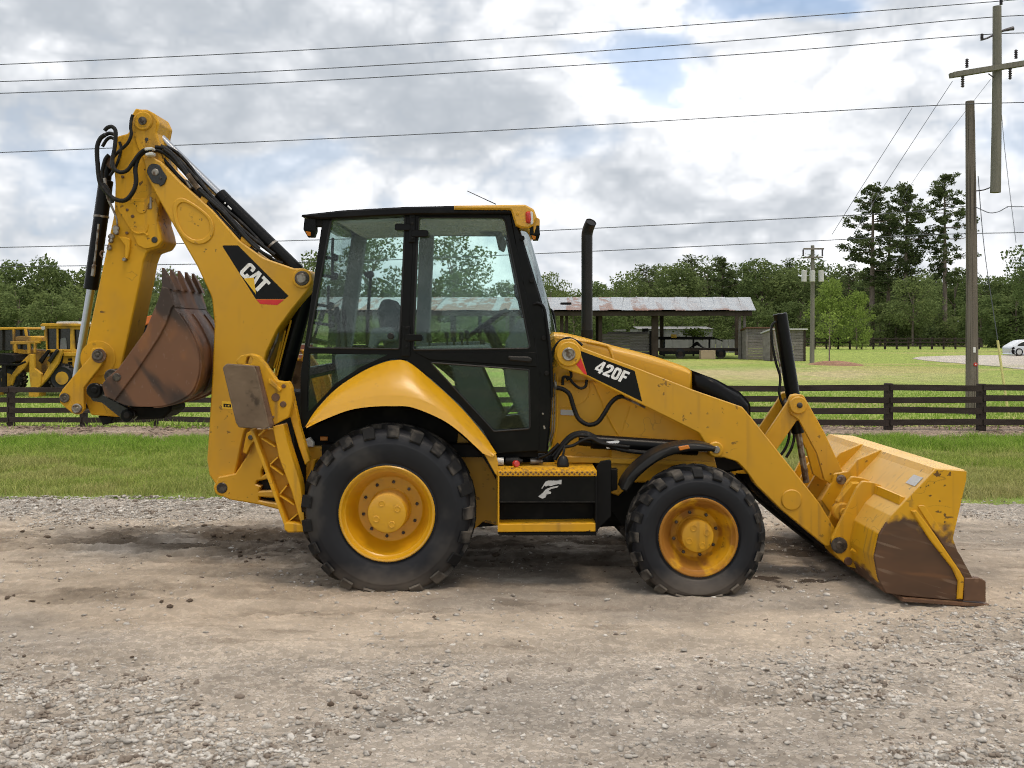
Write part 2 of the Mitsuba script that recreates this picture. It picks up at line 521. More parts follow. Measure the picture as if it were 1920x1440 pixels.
mat('m_lawn', c_lawn, .95, spec=.1)
lawn_x = np.concatenate([np.linspace(-1800, -60, 14), np.linspace(-50, 50, 101), np.linspace(60, 1800, 14)])
lawn_y = np.concatenate([np.linspace(-1200, 3, 8), np.linspace(4, 60, 113), np.linspace(65, 300, 48), np.linspace(400, 3800, 12)])
lawn = grid_mesh(lawn_x, lawn_y, lambda x, y: np.where(y > 11.5, .05 * (n2(x, y, .12, 31) - .5) * sstep(12, 20, y), -.06 * sstep(11.9, 11.0, y)) - .012)
put('lawn', lawn, 'm_lawn', smooth=True, kind='structure')


def c_yard(p, n, uv):
    x, y = p.x, p.y
    tone = fbm(x * .55, y * .9, 0, 4)
    c = mix((.41, .345, .272), (.305, .266, .222), smoothstep(.35, .65, tone))
    stone = smoothstep(7.0, 5.7, y + 1.8 * (fbm(x * .6 + 7, y * .6, 0, 3) - .5) - .14 * dr.abs(x)) * .8
    stone = dr.maximum(stone, smoothstep(10.4, 11.4, y + .9 * (fbm(x * .8, y * .8, 3, 3) - .5)))
    c = mix(c, (.315, .285, .250), stone * .75)
    # darker brown patches below and around the machine
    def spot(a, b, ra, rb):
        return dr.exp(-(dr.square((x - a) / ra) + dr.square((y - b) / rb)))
    umber = .75 * spot(-.2, 9.6, 2.9, .9) + .55 * spot(-3.2, 9.9, 2.0, .5) + .45 * spot(-3.4, 7.75, 1.3, .25) + .5 * spot(2.6, 9.3, 1.0, .9) + .30 * spot(-.5, 8.2, 2.4, .6)
    umber = dr.clip(umber * 1.7 * smoothstep(.25, .65, fbm(x * 1.6, y * 4.0, 5, 4)), 0, 1)
    c = mix(c, (.085, .064, .045), umber * .85)
    red = spot(-1.15, 8.05, .9, .35) + spot(.5, 7.4, .8, .2) + .7 * spot(-2.2, 7.2, 1.0, .5)
    c = mix(c, (.24, .17, .115), dr.clip(red, 0, 1) * .35 * fbm(x * 3, y * 6, 2, 3))
    # spilt oil by the front wheel
    oil = smoothstep(.42, .62, (spot(2.05, 8.36, .22, .11) + spot(2.30, 8.22, .30, .08) + .9 * spot(2.10, 8.04, .24, .12) + .8 * spot(2.60, 8.30, .22, .06)) * (-.15 + 1.75 * fbm(x * 6, y * 8, 8, 5)))
    c = mix(c, (.030, .019, .013), oil * .85)
    wx, wy = x * 30 + 1.3 * fbm(x * 40, y * 40, 0, 2), y * 34 + 1.3 * fbm(x * 40 + 7, y * 40, 5, 2)
    d1, d2, r = voronoi(wx, wy)
    grit = .35 + .65 * dr.clip(stone, 0, 1)
    c = c * (1 - .26 * grit + .56 * grit * r * smoothstep(.02, .22, d2 - d1))
    # thin dark streaks drawn out along the yard
    dark_streak = smoothstep(.56, .70, fbm(x * 1.7 + 3, y * 11, 4, 4)) * smoothstep(.40, .60, fbm(x * .7, y * 1.3 + 9, 2, 3))
    c = mix(c, (.115, .085, .060), dark_streak * .42 * (1 - .8 * dr.clip(stone, 0, 1)))
    e1, e2, er = voronoi(x * 78 + 5, y * 78)
    c = mix(c, (.50, .48, .45), smoothstep(.86, .93, er) * smoothstep(.1, .3, e2 - e1) * .6 * (.15 + stone))
    c = c * (.72 + .56 * fbm(x * 3.1, y * 5, 9, 4))
    return mi.Color3f(c)


def b_yard(p, n, uv):
    d1, d2, r = voronoi(p.x * 34, p.y * 34)
    return .0045 * r * smoothstep(.02, .3, d2 - d1) + .012 * fbm(p.x * 16, p.y * 26, 0, 4) + .02 * fbm(p.x * 3, p.y * 14, 2, 3)


mat('m_yard', c_yard, .92, spec=.15, bump=b_yard, bscale=1.0)
yx = np.arange(-9.5, 9.5, .019)
yy = np.arange(3.2, 12.75, .019)
gx, gy = np.meshgrid(yx, yy)
yz = yard_height(gx, gy) - sstep(-.18, .10, gy - yard_edge(gx)) * .10
v, f = grid_mesh(yx, yy, lambda a, b: yz)
mid_ = v[f[:, 0]]
f = f[np.abs(mid_[:, 0]) < .50 * mid_[:, 1] + 1.6]
used = np.unique(f)
remap = np.zeros(len(v), int)
remap[used] = np.arange(len(used))
v, f = v[used], remap[f]
wide = grid_mesh(np.array([-400, -60, -20, -9.3]), np.array([-60., -10, 3.3, 12.2]), lambda a, b: a * 0 - .045)
wide2 = grid_mesh(np.array([9.3, 20, 60, 400]), np.array([-60., -10, 3.3, 11.9]), lambda a, b: a * 0 - .045)
front = grid_mesh(np.array([-9.3, 0, 9.3]), np.array([-60., -10, 3.3, 11.9]), lambda a, b: a * 0 - .12)
put('gravel_yard', cat(TM(v, f), TM(*wide), TM(*wide2), TM(*front)), 'm_yard', smooth=True, kind='structure')


def c_mulch(p, n, uv):
    c = mix((.16, .115, .085), (.27, .22, .18), fbm(p.x * 1.2, p.y * 2.5, 0, 4))
    d1, d2, r = voronoi(p.x * 16, p.y * 30)
    return mi.Color3f(c * (.55 + .8 * r))


mat('m_mulch', c_mulch, .95, spec=.1)
bx_ = np.linspace(-18, 18, 361)


def strip_mesh(xs, y0, y1, z, seed, n=8, amp=.5):
    rows = []
    for k in range(n + 1):
        s = k / n
        e0 = y0 + amp * (n2(xs, xs * 0 + 1, 1.1, seed) - .5)
        e1 = y1 + amp * (n2(xs, xs * 0 + 5, 1.1, seed + 2) - .5)
        yv = e0 + (e1 - e0) * s
        rows.append(np.column_stack([xs, yv, z + .05 * (n2(xs, yv, 1.5, 7) - .5) + .03 * np.sin(math.pi * s)]))
    return loft(rows)


put('mulch_bed', strip_mesh(bx_, 18.6, 21.3, .03, 3), 'm_mulch', smooth=True, kind='structure')


def c_drive(p, n, uv):
    c = mix((.27, .245, .21), (.38, .355, .32), fbm(p.x * .25, p.y * .4, 0, 4))
    return mix(c, (.20, .22, .07), smoothstep(.44, .60, fbm(p.x * .22 + 3, p.y * .6, 2, 4)) * smoothstep(66, 50, p.y) * .85)


mat('m_drive', c_drive, .95, spec=.1)
ring = spline([(27.5, 66), (27, 58), (25.5, 52), (23, 46.5), (21.5, 43), (26, 41), (40, 40), (80, 41), (80, 88), (45, 88), (34, 84), (29, 76)], 8, True)
v, f = ext(ring + .5 * (np.stack([n2(ring[:, 0], ring[:, 1], .8, 3), n2(ring[:, 0], ring[:, 1], .8, 4)], -1) - .5), -.05, .02)
put('gravel_drive', TM(v, f), 'm_drive', smooth=False, kind='structure')

# loose stones on the yard, grass blades, chips of mulch: nobody could count them
rng = np.random.default_rng(4)
ico = trimesh.creation.icosahedron()
octa = TM([[1, 0, 0], [0, 1, 0], [-1, 0, 0], [0, -1, 0], [0, 0, 1], [0, 0, -.6]], [[0, 1, 4], [1, 2, 4], [2, 3, 4], [3, 0, 4], [1, 0, 5], [2, 1, 5], [3, 2, 5], [0, 3, 5]])


def scatter_stones(x, y, z, s, rng, flat=.62, base=ico):
    n, m = len(x), len(base.vertices)
    k = np.asarray(base.vertices)
    jit = rng.uniform(.66, 1.28, (n, m, 1))
    a = rng.uniform(0, 2 * np.pi, n)
    sc = np.column_stack([s * rng.uniform(.8, 1.4, n), s * rng.uniform(.65, 1.05, n), s * flat * rng.uniform(.6, 1.25, n)])
    v = k[None] * jit * sc[:, None]
    ca, sa = np.cos(a)[:, None], np.sin(a)[:, None]
    v = np.stack([v[..., 0] * ca - v[..., 1] * sa, v[..., 0] * sa + v[..., 1] * ca, v[..., 2]], -1)
    v += np.column_stack([x, y, z])[:, None]
    f = np.asarray(base.faces)[None] + (np.arange(n) * m)[:, None, None]
    return TM(v.reshape(-1, 3), f.reshape(-1, 3))


def c_stone(p, n, uv):
    c = mix((.22, .20, .175), (.66, .63, .58), noise(p.x * 23, p.y * 23, 4))
    c = mix(c, (.20, .165, .135), smoothstep(.66, .8, noise(p.x * 17 + 5, p.y * 17, 1)))
    return c * (.85 + .3 * fbm(p.x * 120, p.y * 120, p.z * 120, 2))


mat('m_stone', c_stone, .85, spec=.2)
N = 420000
sx = rng.uniform(-8.5, 8.5, N)
sy = 4.3 + 8.2 * rng.uniform(0, 1, N) ** 1.3
dens = .085 + .95 * sstep(6.9, 5.6, sy + 1.8 * (n2(sx, sy, .6, 77) - .5) * 2 - .10 * np.abs(sx)) + .75 * sstep(10.3, 11.2, sy + (n2(sx, sy, .8, 78) - .5))
dens *= .15 + 1.45 * sstep(.36, .64, n2(sx, sy, 1.5, 79))
keep = (rng.uniform(0, 1, N) < dens * .80) & (sy < yard_edge(sx) + .05) & (np.abs(sx) < .52 * sy + .3)
sx, sy = sx[keep], sy[keep]
ss = np.clip(.0044 * np.exp(rng.normal(0, .64, len(sx))) * (1 + .35 * sstep(6.6, 5.2, sy)), .0022, .023) * (1 + .35 * sstep(9.5, 11, sy))
bigs = ss > .0075
sz = yard_height(sx, sy)
stones = cat(scatter_stones(sx[bigs], sy[bigs], sz[bigs] + ss[bigs] * .22, ss[bigs], rng), scatter_stones(sx[~bigs], sy[~bigs], sz[~bigs] + ss[~bigs] * .35, ss[~bigs], rng, .7, octa))
key = put('gravel', stones, 'm_stone', smooth=True, kind='stuff')
labels[key].update(label='loose grey gravel stones strewn over the dirt yard', category='gravel')

mat('m_clod', lambda p, n, uv: mix((.075, .055, .04), (.14, .11, .085), fbm(p.x * 30, p.y * 30, p.z * 30, 3)), .95, spec=.1)
N = 5200
cx_ = rng.uniform(-7, 7, N)
cy_ = rng.uniform(5.2, 11.6, N)
wgt = np.exp(-(((cx_ + 3.3) / 1.5) ** 2 + ((cy_ - 10.2) / .35) ** 2)) + .5 * np.exp(-(((cx_ + 2.6) / 2.2) ** 2 + ((cy_ - 9.6) / .5) ** 2)) + .55 * np.exp(-(((cx_ - .1) / 2.6) ** 2 + ((cy_ - 9.2) / .7) ** 2)) + .3 * np.exp(-(((cx_ + 3.4) / 1.2) ** 2 + ((cy_ - 7.75) / .2) ** 2)) + .016
kp = rng.uniform(0, 1, N) < wgt * (.25 + 1.5 * sstep(.42, .62, n2(cx_, cy_ * 1.8, 2.4, 90)))
cx_, cy_ = cx_[kp], cy_[kp]
cs = np.clip(.013 * np.exp(rng.normal(0, .6, len(cx_))), .005, .050)
key = put('soil_crumbs', scatter_stones(cx_, cy_, yard_height(cx_, cy_) + .003, cs, rng, .5), 'm_clod', smooth=True, kind='stuff')
labels[key].update(label='dark crumbs of damp soil scattered on the dirt yard', category='soil')


def blades(x, y, z, h, lean, rng, w=.006):
    n = len(x)
    a = rng.uniform(0, 2 * np.pi, n)
    b = rng.uniform(0, 2 * np.pi, n)
    l = lean * h * rng.uniform(.2, 1.0, n)
    p = np.column_stack([x, y, z])
    side = np.column_stack([np.cos(a), np.sin(a), np.zeros(n)]) * (w * rng.uniform(.7, 1.4, n))[:, None]
    dirv = np.column_stack([np.cos(b), np.sin(b), np.zeros(n)])
    mid = p + dirv * (l * .35)[:, None] + np.column_stack([np.zeros(n), np.zeros(n), h * .6])
    tip = p + dirv * l[:, None] + np.column_stack([np.zeros(n), np.zeros(n), h])
    v = np.stack([p - side, p + side, mid + side * .7, mid - side * .7, tip], 1).reshape(-1, 3)
    k = (np.arange(n) * 5)[:, None]
    f = np.concatenate([k + [0, 1, 2], k + [0, 2, 3], k + [3, 2, 4]])
    return TM(v, f)


def c_grass(p, n, uv):
    g = mix((.23, .33, .06), (.42, .47, .13), noise(p.x * 31, p.y * 31, 2))
    band = smoothstep(.40, .58, fbm(p.x * .8, p.y * .85, 3, 4))
    g = mix(g, (.46, .41, .19), band * .5 * smoothstep(17.5, 15.5, p.y))
    g = mix(g, (.20, .38, .04), smoothstep(16.2, 17.8, p.y) * .6)
    g = mix(g, (.48, .42, .21), smoothstep(13.8, 12.3, p.y) * .45 * fbm(p.x * 1.5, p.y * 2, 7, 3) * 1.6)
    return mix(g, (.46, .39, .21), smoothstep(.80, .86, noise(p.x * 57 + 2, p.y * 57, 1)) * .6)


scene['m_grass'] = {'type': 'principledthin', 'base_color': mikit.proc(c_grass), 'roughness': .75, 'diff_trans': .55, 'spec_trans': 0.0}
N = 330000
gx = rng.uniform(-11, 11, N)
gy = 11.9 + 7.0 * rng.uniform(0, 1, N) ** .95
edge = yard_edge(gx)
tuft = n2(gx, gy, 2.3, 61)
k = (gy > edge - .02) & (np.abs(gx) < .50 * gy + .8) & (rng.uniform(0, 1, N) < .20 + 1.3 * sstep(.3, .6, tuft)) & (rng.uniform(0, 1, N) < sstep(-.1, .7, gy - edge) + .15)
k &= gy < 18.9 + .9 * (n2(gx, gy * 0, 1.1, 9) - .5)
gx, gy, tuft = gx[k], gy[k], tuft[k]
gh = (.05 + .13 * tuft) * rng.uniform(.5, 1.15, len(gx)) * (1 + .45 * sstep(16.3, 17.6, gy))
g1 = blades(gx, gy, np.zeros(len(gx)) - .02, gh, .8, rng, .0055)
N = 90000
hx = rng.uniform(-19, 19, N)
hy = rng.uniform(21.0, 36, N)
k = (np.abs(hx) < .5 * hy + 1) & (rng.uniform(0, 1, N) < 1.25 - (hy - 21) / 15)
hx, hy = hx[k], hy[k]
g2 = blades(hx, hy, np.zeros(len(hx)) - .02, rng.uniform(.03, .085, len(hx)), .8, rng, .009)
N = 5200
wx = rng.uniform(-12, 12, N)
wy = rng.uniform(20.2, 21.9, N)
k = n2(wx, wy, .9, 66) > .56
g3 = blades(wx[k], wy[k], np.zeros(k.sum()), rng.uniform(.06, .26, k.sum()), .7, rng, .009)
key = put('grass', cat(g1, g2, g3), 'm_grass', smooth=False, kind='stuff')
labels[key].update(label='rough green grass growing between gravel yard and fence', category='grass')

N = 9000
hx = rng.uniform(-11, 11, N)
hy = rng.uniform(18.5, 21.5, N)
hs = rng.uniform(.012, .04, N)
key = put('mulch_chips', scatter_stones(hx, hy, .045 + .02 * rng.uniform(-1, 1, N), hs, rng, .35), 'm_mulch', smooth=True, kind='stuff')
labels[key].update(label='brown and grey wood chips lying along the fence', category='wood chips')

# ------------------------------------------------------------------ the backhoe loader
B = thing('backhoe_loader', 'large yellow and black backhoe loader parked on the gravel yard with its digging arm folded', 'backhoe loader')


def part(name, mesh, bsdf, parent=None, **k):
    return put(name, mesh, bsdf, parent or B, **k)


def bolt(px, py, Y, r=.014, parent=None, name='bolt', m='m_pin', yref=None):
    q = at(px, py, yref or Y)
    hexa = lathe([(0, r), (.008, r), (.010, r * .8)], [q[0], Y, q[2]], [0, -1, 0], 6)
    return part(name, hexa, m, parent, smooth=False)


# --- wheels
def wheel(name, cx, cz, y0, width, R, rim_r, lugs, lug_h, far=False, rusty=False, twist=.30):
    W = numbered(B + '__' + name)
    sgn = -1 if not far else 1                     # outward direction along y
    yo = y0                                        # outer sidewall plane

    def Y(d):                                      # distance inwards from the outer sidewall
        return yo - sgn * d
    o, ax = [cx, 0, cz], [0, 1, 0]

    def ly(prof, n=72):
        pts = [(Y(d), r) for d, r in prof]
        if pts[0][0] > pts[-1][0]:
            pts = pts[::-1]
        return lathe(pts, o, ax, n, cap=False)

    def squash(m):
        v = np.array(m.vertices)
        low = np.clip(.004 - v[:, 2], 0, .2)
        v[:, 2] = np.maximum(v[:, 2], .004 - .02 * (low > 0) * np.clip(low * 4, 0, 1))
        out = np.clip((.22 - v[:, 2]) / .22, 0, 1) ** 2 * .022
        mid = (Y(0) + Y(width)) / 2
        v[:, 1] += np.sign(v[:, 1] - mid) * out * (np.abs(v[:, 1] - mid) > width * .3)
        return TM(v, m.faces)
    b = R - lug_h
    sw = b - rim_r
    prof = [(.060, rim_r - .012), (.030, rim_r + .004), (.022, rim_r + .012), (.030, rim_r + .025), (.010, rim_r + .20 * sw), (.000, rim_r + .45 * sw), (.002, rim_r + .62 * sw),
            (.004, rim_r + .66 * sw), (.009, rim_r + .68 * sw), (.020, rim_r + .86 * sw), (.050, b - .012), (.085, b), (width * .5, b + .012), (width - .085, b), (width - .045, b - .02), (width - .01, rim_r + .7 * sw), (width, rim_r + .45 * sw), (width - .03, rim_r), (width - .06, rim_r - .01)]
    put('tyre', squash(ly(prof, 96)), 'm_tyre', W, smooth=40)
    rg = np.random.default_rng(int(cx * 100) + 900)
    for side in (0, 1):
        for k in range(lugs):
            th0 = 2 * math.pi * (k + .5 * side) / lugs
            # down the shoulder, then diagonally over to past the middle
            path = [(.006, rim_r + .85 * sw, 0), (.026, rim_r + .94 * sw, .00), (.058, b + .55 * lug_h, .01), (.075, R - .006, .03), (width * .30, R, .35), (width * .54, R + .004, 1.0)]
            wear = rg.uniform(-.006, .002)
            hw = math.pi / lugs * .52
            vs = []
            for q, (d, r, t) in enumerate(path):
                dd = d if side == 0 else width - d
                th = th0 + (1 if side == 0 else 1) * twist * t
                taper = 1.0 - .12 * t
                inner = min(r - .02, b - .004) if q > 1 else r - .012
                for (s, rr) in ((-1, inner), (-.86, r + (wear if q > 2 else 0)), (.86, r + (wear if q > 2 else 0)), (1, inner)):
                    a = th + s * hw * taper
                    # a slight outward bulge over the sidewall
                    lift = .0 if abs(s) == 1 else -.008
                    vs.append([cx + rr * math.cos(a), Y(dd) + (0 if q > 1 else (Y(dd + lift * (1 if side == 0 else -1)) - Y(dd))), cz + rr * math.sin(a)])
            m = len(path)
            fs = []
            for q in range(m - 1):
                for e in range(3):
                    i0 = q * 4 + e
                    fs += [[i0, i0 + 1, i0 + 5], [i0, i0 + 5, i0 + 4]]
            fs += [[0, 2, 1], [0, 3, 2], [4 * m - 4, 4 * m - 3, 4 * m - 2], [4 * m - 4, 4 * m - 2, 4 * m - 1]]
            put('tread_lug', squash(TM(vs, fs)), 'm_lug', W, smooth=25)
    rm = 'm_rim_rusty' if rusty else 'm_yellow_clean'
    d = .155 if not rusty else .09
    rim = ly([(.050, rim_r + .006), (.018, rim_r + .010), (.010, rim_r + .002), (.014, rim_r - .010), (.040, rim_r - .022), (.052, rim_r - .036), (.075, rim_r - .040), (d + .03, rim_r - .075), (d + .07, rim_r - .085), (d + .095, rim_r - .105), (d + .10, .04)], 72)
    put('rim', rim, rm, W, smooth=32)
    yh = d + .10
    hr = rim_r * (.43 if not rusty else .44)
    out = .085 if not rusty else .06
    hubm = lathe([(0, hr + .012), (.012, hr + .010), (.02, hr), (out + d - .018, hr - .004), (out + d - .006, hr - .010), (out + d, hr - .03), (out + d + .004, .05), (out + d + .005, .0005)], [cx, Y(yh), cz], [0, sgn, 0], 48)
    put('hub', hubm, rm, W, smooth=32)
    for k in range(4):
        a = k * math.pi / 2 + .45
        rr = hr * .58
        q = [cx + rr * math.cos(a), Y(yh) + sgn * (out + d + .003), cz + rr * math.sin(a)]
        put('hub_plug', lathe([(0, .026), (.005, .025), (.006, .019), (.002, .017), (.002, .001)], q, [0, sgn, 0], 20), rm, W, smooth=32)
    nb = 10 if not rusty else 8
    for k in range(nb):
        a = 2 * math.pi * (k + .3) / nb
        rr = (hr + rim_r - .10) / 2 + .008
        q = [cx + rr * math.cos(a), Y(yh), cz + rr * math.sin(a)]
        put('wheel_bolt', lathe([(0, .020), (.003, .020), (.003, .013), (.018, .013), (.020, .009)], q, [0, sgn, 0], 6), 'm_pin', W, smooth=False)
    return W


RC, FC = at(727, 962, 7.95), at(1308, 1001, 7.82)
wheel('rear_wheel', RC[0], .585, 7.875, .50, .664, .352, 21, .040)
wheel('rear_wheel', RC[0], .585, 10.10, .50, .662, .352, 21, .040, far=True)
wheel('front_wheel', FC[0], .430, 7.765, .38, .518, .285, 20, .034, rusty=True, twist=.26)
wheel('front_wheel', FC[0], .435, 10.1, .38, .518, .285, 20, .034, far=True, rusty=True, twist=.26)

# --- chassis and axles
part('rear_axle', cat(cyl([RC[0], 8.35, .578], [RC[0], 9.7, .578], .16, n=20), box(RC[0] - .25, RC[0] + .28, 8.8, 9.2, .36, .80, .03)), 'm_black_matte')
part('front_axle', cat(cyl([FC[0], 8.2, .43], [FC[0], 9.8, .43], .11, n=20), box(FC[0] - .2, FC[0] + .2, 8.8, 9.2, .30, .62, .03)), 'm_black_matte')
part('chassis', cat(prism([(560, 860), (930, 860), (1150, 880), (1330, 880), (1400, 905), (1400, 940), (1180, 955), (1180, 985), (930, 985), (700, 950), (560, 930)], 8.62, 9.40, .01, yref=8.5),
                    prism([(1143, 905), (1230, 890), (1230, 935), (1182, 948), (1182, 985), (1165, 985), (1143, 955)], 8.45, 8.6, .006)), 'm_black_matte')
part('transmission_case', prism([(1100, 900), (1190, 900), (1195, 985), (1120, 990)], 8.65, 9.3, .03), 'm_black_matte')
part('body_panel', prism([(860, 800), (932, 855), (933, 985), (905, 979), (880, 1000), (850, 900)], 8.42, 8.46, .004), 'm_yellow')
part('loader_tower', prism([(1145, 830), (1335, 838), (1345, 880), (1300, 905), (1185, 905), (1160, 930), (1145, 925)], 8.40, 8.60, .008), 'm_yellow')
part('frame_rail', prism([(1040, 855), (1340, 866), (1340, 875), (1040, 866)], 8.36, 8.42, .004), 'm_yellow')

# --- engine hood and side
hood_top = spline([(1031, 622), (1060, 624.5), (1100, 634), (1150, 648), (1210, 663), (1255, 677), (1288, 689), (1299, 697)], 4)
hood_out = [tuple(q) for q in hood_top] + [(1299, 740), (1150, 720), (1031, 720)]
part('hood', prism(hood_out, 8.50, 9.50, .035), 'm_yellow_clean', smooth=50)
part('hood_crease', cat(ptube([(1100, 641), (1135, 648), (1143, 655), (1149, 672), (1152, 690)], 8.503, .014, 8), ptube([(1042, 634), (1100, 641)], 8.503, .008, 8)), 'm_yellow_clean')
part('engine_side_panel', prism([(1031, 715), (1160, 715), (1299, 735), (1320, 800), (1330, 862), (1040, 862), (1031, 800)], 8.51, 9.49, .01), 'm_yellow')
part('panel_seam', cat(ptube([(1112, 715), (1128, 752), (1134, 775)], 8.508, .006, 6), ptube([(1040, 762), (1070, 762), (1095, 752), (1105, 735), (1106, 715)], 8.508, .004, 6),
                       ptube([(1135, 770), (1150, 800), (1162, 818)], 8.508, .010, 6), ptube([(1181, 760), (1172, 790), (1166, 810)], 8.508, .006, 6)), 'm_yellow')
part('front_grille', prism(fillet([(1297, 694), (1345, 712), (1390, 736, 12), (1409, 757, 14), (1410, 790), (1400, 800), (1297, 742)]), 8.52, 9.48, .045), 'm_black', smooth=55)
part('front_weight', prism([(1300, 760), (1408, 790), (1404, 880), (1340, 890), (1310, 830)], 8.66, 9.34, .02), 'm_black_matte')
part('serial_plate', prism([(1051, 768), (1076, 769), (1076, 779), (1051, 778)], 8.502, 8.508, .001), 'm_grey_decal')
part('exhaust_stack', tube([at(1100.5, 640, 8.95), at(1100.5, 600, 8.95), at(1100.5, 520, 8.95), at(1100.5, 455, 8.95), at(1101, 438, 8.95), at(1104, 426, 8.93), at(1108, 417, 8.90)], .0475, 20, 5), 'm_plastic')
m = lathe([(0, .0476), (.004, .043), (-.05, .041), (-.05, .001)], at(1108.3, 416.2, 8.897), at(1108, 417, 8.90) - at(1104, 426, 8.93), 20, cap=False)
part('exhaust_mouth', m, 'm_grease')
part('exhaust_collar', cyl(at(1100.5, 634, 8.95), at(1100.5, 618, 8.95), .052), 'm_black_matte')

# --- loader arms
arm = fillet([(1041, 652, 14), (1052, 637, 14), (1075, 634, 14), (1093, 652, 8), (1195, 690), (1300, 731), (1392, 763, 10), (1408, 782, 10), (1490, 885), (1537, 944), (1566, 992, 8), (1560, 1022, 8), (1550, 1026, 8),
              (1465, 956), (1418, 910), (1400, 884, 20), (1383, 866, 14), (1358, 858, 10), (1334, 857, 6), (1326, 845), (1325, 835, 8), (1311, 812, 14), (1200, 757), (1100, 706), (1052, 690, 16), (1039, 672, 14)])
A0, A1 = 8.28, 8.40
la = part('loader_arm', prism(arm, A0, A1, .007), 'm_yellow')
part('loader_arm', prism(arm, 9.60, 9.72, .007, yref=A0), 'm_yellow')
part('weld_lip', ptube([(1413, 905), (1466, 959), (1552, 1030)], A1 + .05, .022, 8, 2), 'm_black_matte')
part('arm_underplate', loft([[at(1404, 890, A0) + [0, .03, 0], at(1466, 955, A0) + [0, .03, 0], at(1553, 1024, A0) + [0, .03, 0]], [at(1404, 890, A0) + [-.02, .40, -.04], at(1466, 955, A0) + [-.02, .40, -.04], at(1553, 1024, A0) + [-.02, .40, -.04]]]), 'm_black_matte')
part('cross_tube', cyl([at(1485, 932, A0)[0], A1, at(1485, 932, A0)[2]], [at(1485, 932, A0)[0], 9.6, at(1485, 932, A0)[2]], .075), 'm_yellow')
part('cross_tube_cap', ycyl(1484, 937, A0 - .012, .082, .02, 36, .006, yref=A0), 'm_yellow')
part('pivot_boss', ycyl(1066, 664, A0 - .02, .098, .03, 36, .008, yref=A0), 'm_yellow')
part('pivot_pin', lathe([(0, .052), (.012, .052), (.016, .046), (.012, .038), (.012, .020), (.022, .017), (.022, .001)], [at(1066, 664, A0)[0], A0 - .02, at(1066, 664, A0)[2]], [0, -1, 0], 28), 'm_steel')
part('pivot_guard', ptube([(1036, 680), (1036, 662), (1046, 643), (1064, 634), (1082, 640), (1092, 648)], A0 + .02, .011, 8), 'm_hose')
part('arm_pin_boss', ycyl(1341, 842, A0 - .035, .060, .04, 28, .008, yref=A0), 'm_yellow')
part('arm_pin', ycyl(1341, 842, A0 - .05, .030, .03, 20, .005, yref=A0), 'm_steel')

# decals of the arm
Yd = A0 - .0022
part('model_decal', prism([(1087.5, 657.5), (1190, 695.5), (1204, 753), (1101, 702.8)], Yd, Yd + .0016, 0), 'm_black_decal', label='black model decal with white 420F lettering')
part('red_stripe_decal', prism([(1085, 661), (1101, 702.8), (1095, 701), (1080, 683)], Yd - .0004, Yd + .0012, 0), 'm_red_decal')


def lettering(glyphs, origin, along, height, Y, m, parent, slant=0.0, gap=.08):
    """Heavy block letters built from polygons in a unit em; placed in the plane Y; along = direction in (x, z)."""
    u = np.array(along, float) / np.linalg.norm(along)
    w = np.array([-u[1], u[0]])
    x = 0.0
    for g, holes, adv in glyphs:
        def g2(q):
            q = np.array([p[:2] for p in q], float)
            return np.asarray(origin) + ((x + q[:, :1] + slant * q[:, 1:]) * u + q[:, 1:] * w) * height
        vv, ff = ext(g2(g), 0, .0016, 0, [g2(h) for h in holes])
        vv = np.column_stack([vv[:, 0], Y + vv[:, 2], vv[:, 1]])
        put('letter', TM(vv, ff[:, ::-1]), m, parent, smooth=False)
        x += adv + gap


def stroke_round(w, h, t, r, n=7):
    o = fillet([(0, 0, r), (w, 0, r), (w, h, r), (0, h, r)], n)
    i = fillet([(t, t, max(r - t * .6, .03)), (w - t, t, max(r - t * .6, .03)), (w - t, h - t, max(r - t * .6, .03)), (t, h - t, max(r - t * .6, .03))], n)
    return o, i


G4 = ([(.36, 0), (.57, 0), (.57, .16), (.66, .16), (.66, .34), (.57, .34), (.57, 1.0), (.34, 1.0), (0, .36), (0, .16), (.36, .16)], [[(.36, .34), (.36, .70), (.17, .34)]], .66)
G2 = (fillet([(0, 0), (.60, 0), (.60, .19), (.28, .19), (.56, .50, .10), (.60, .66, .06), (.60, .86, .14), (.48, 1.0, .12), (.13, 1.0, .12), (0, .86, .12), (0, .66), (.22, .66), (.22, .76, .05), (.30, .82, .05), (.38, .76, .05), (.38, .64, .05), (.30, .50, .08), (0, .18)]), [], .60)
o0, i0 = stroke_round(.60, 1.0, .21, .2)
G0 = (o0, [i0], .60)
GF = ([(0, 0), (.23, 0), (.23, .40), (.50, .40), (.50, .60), (.23, .60), (.23, .80), (.56, .80), (.56, 1.0), (0, 1.0)], [], .56)
dm = B + '__model_decal'
h420 = 23.5 * A0 / F
lettering([G4, G2, G0, GF], xz([(1113, 696)], A0)[0], (1, -.405), h420, Yd - .0014, 'm_white_decal', dm, slant=.10, gap=.075)

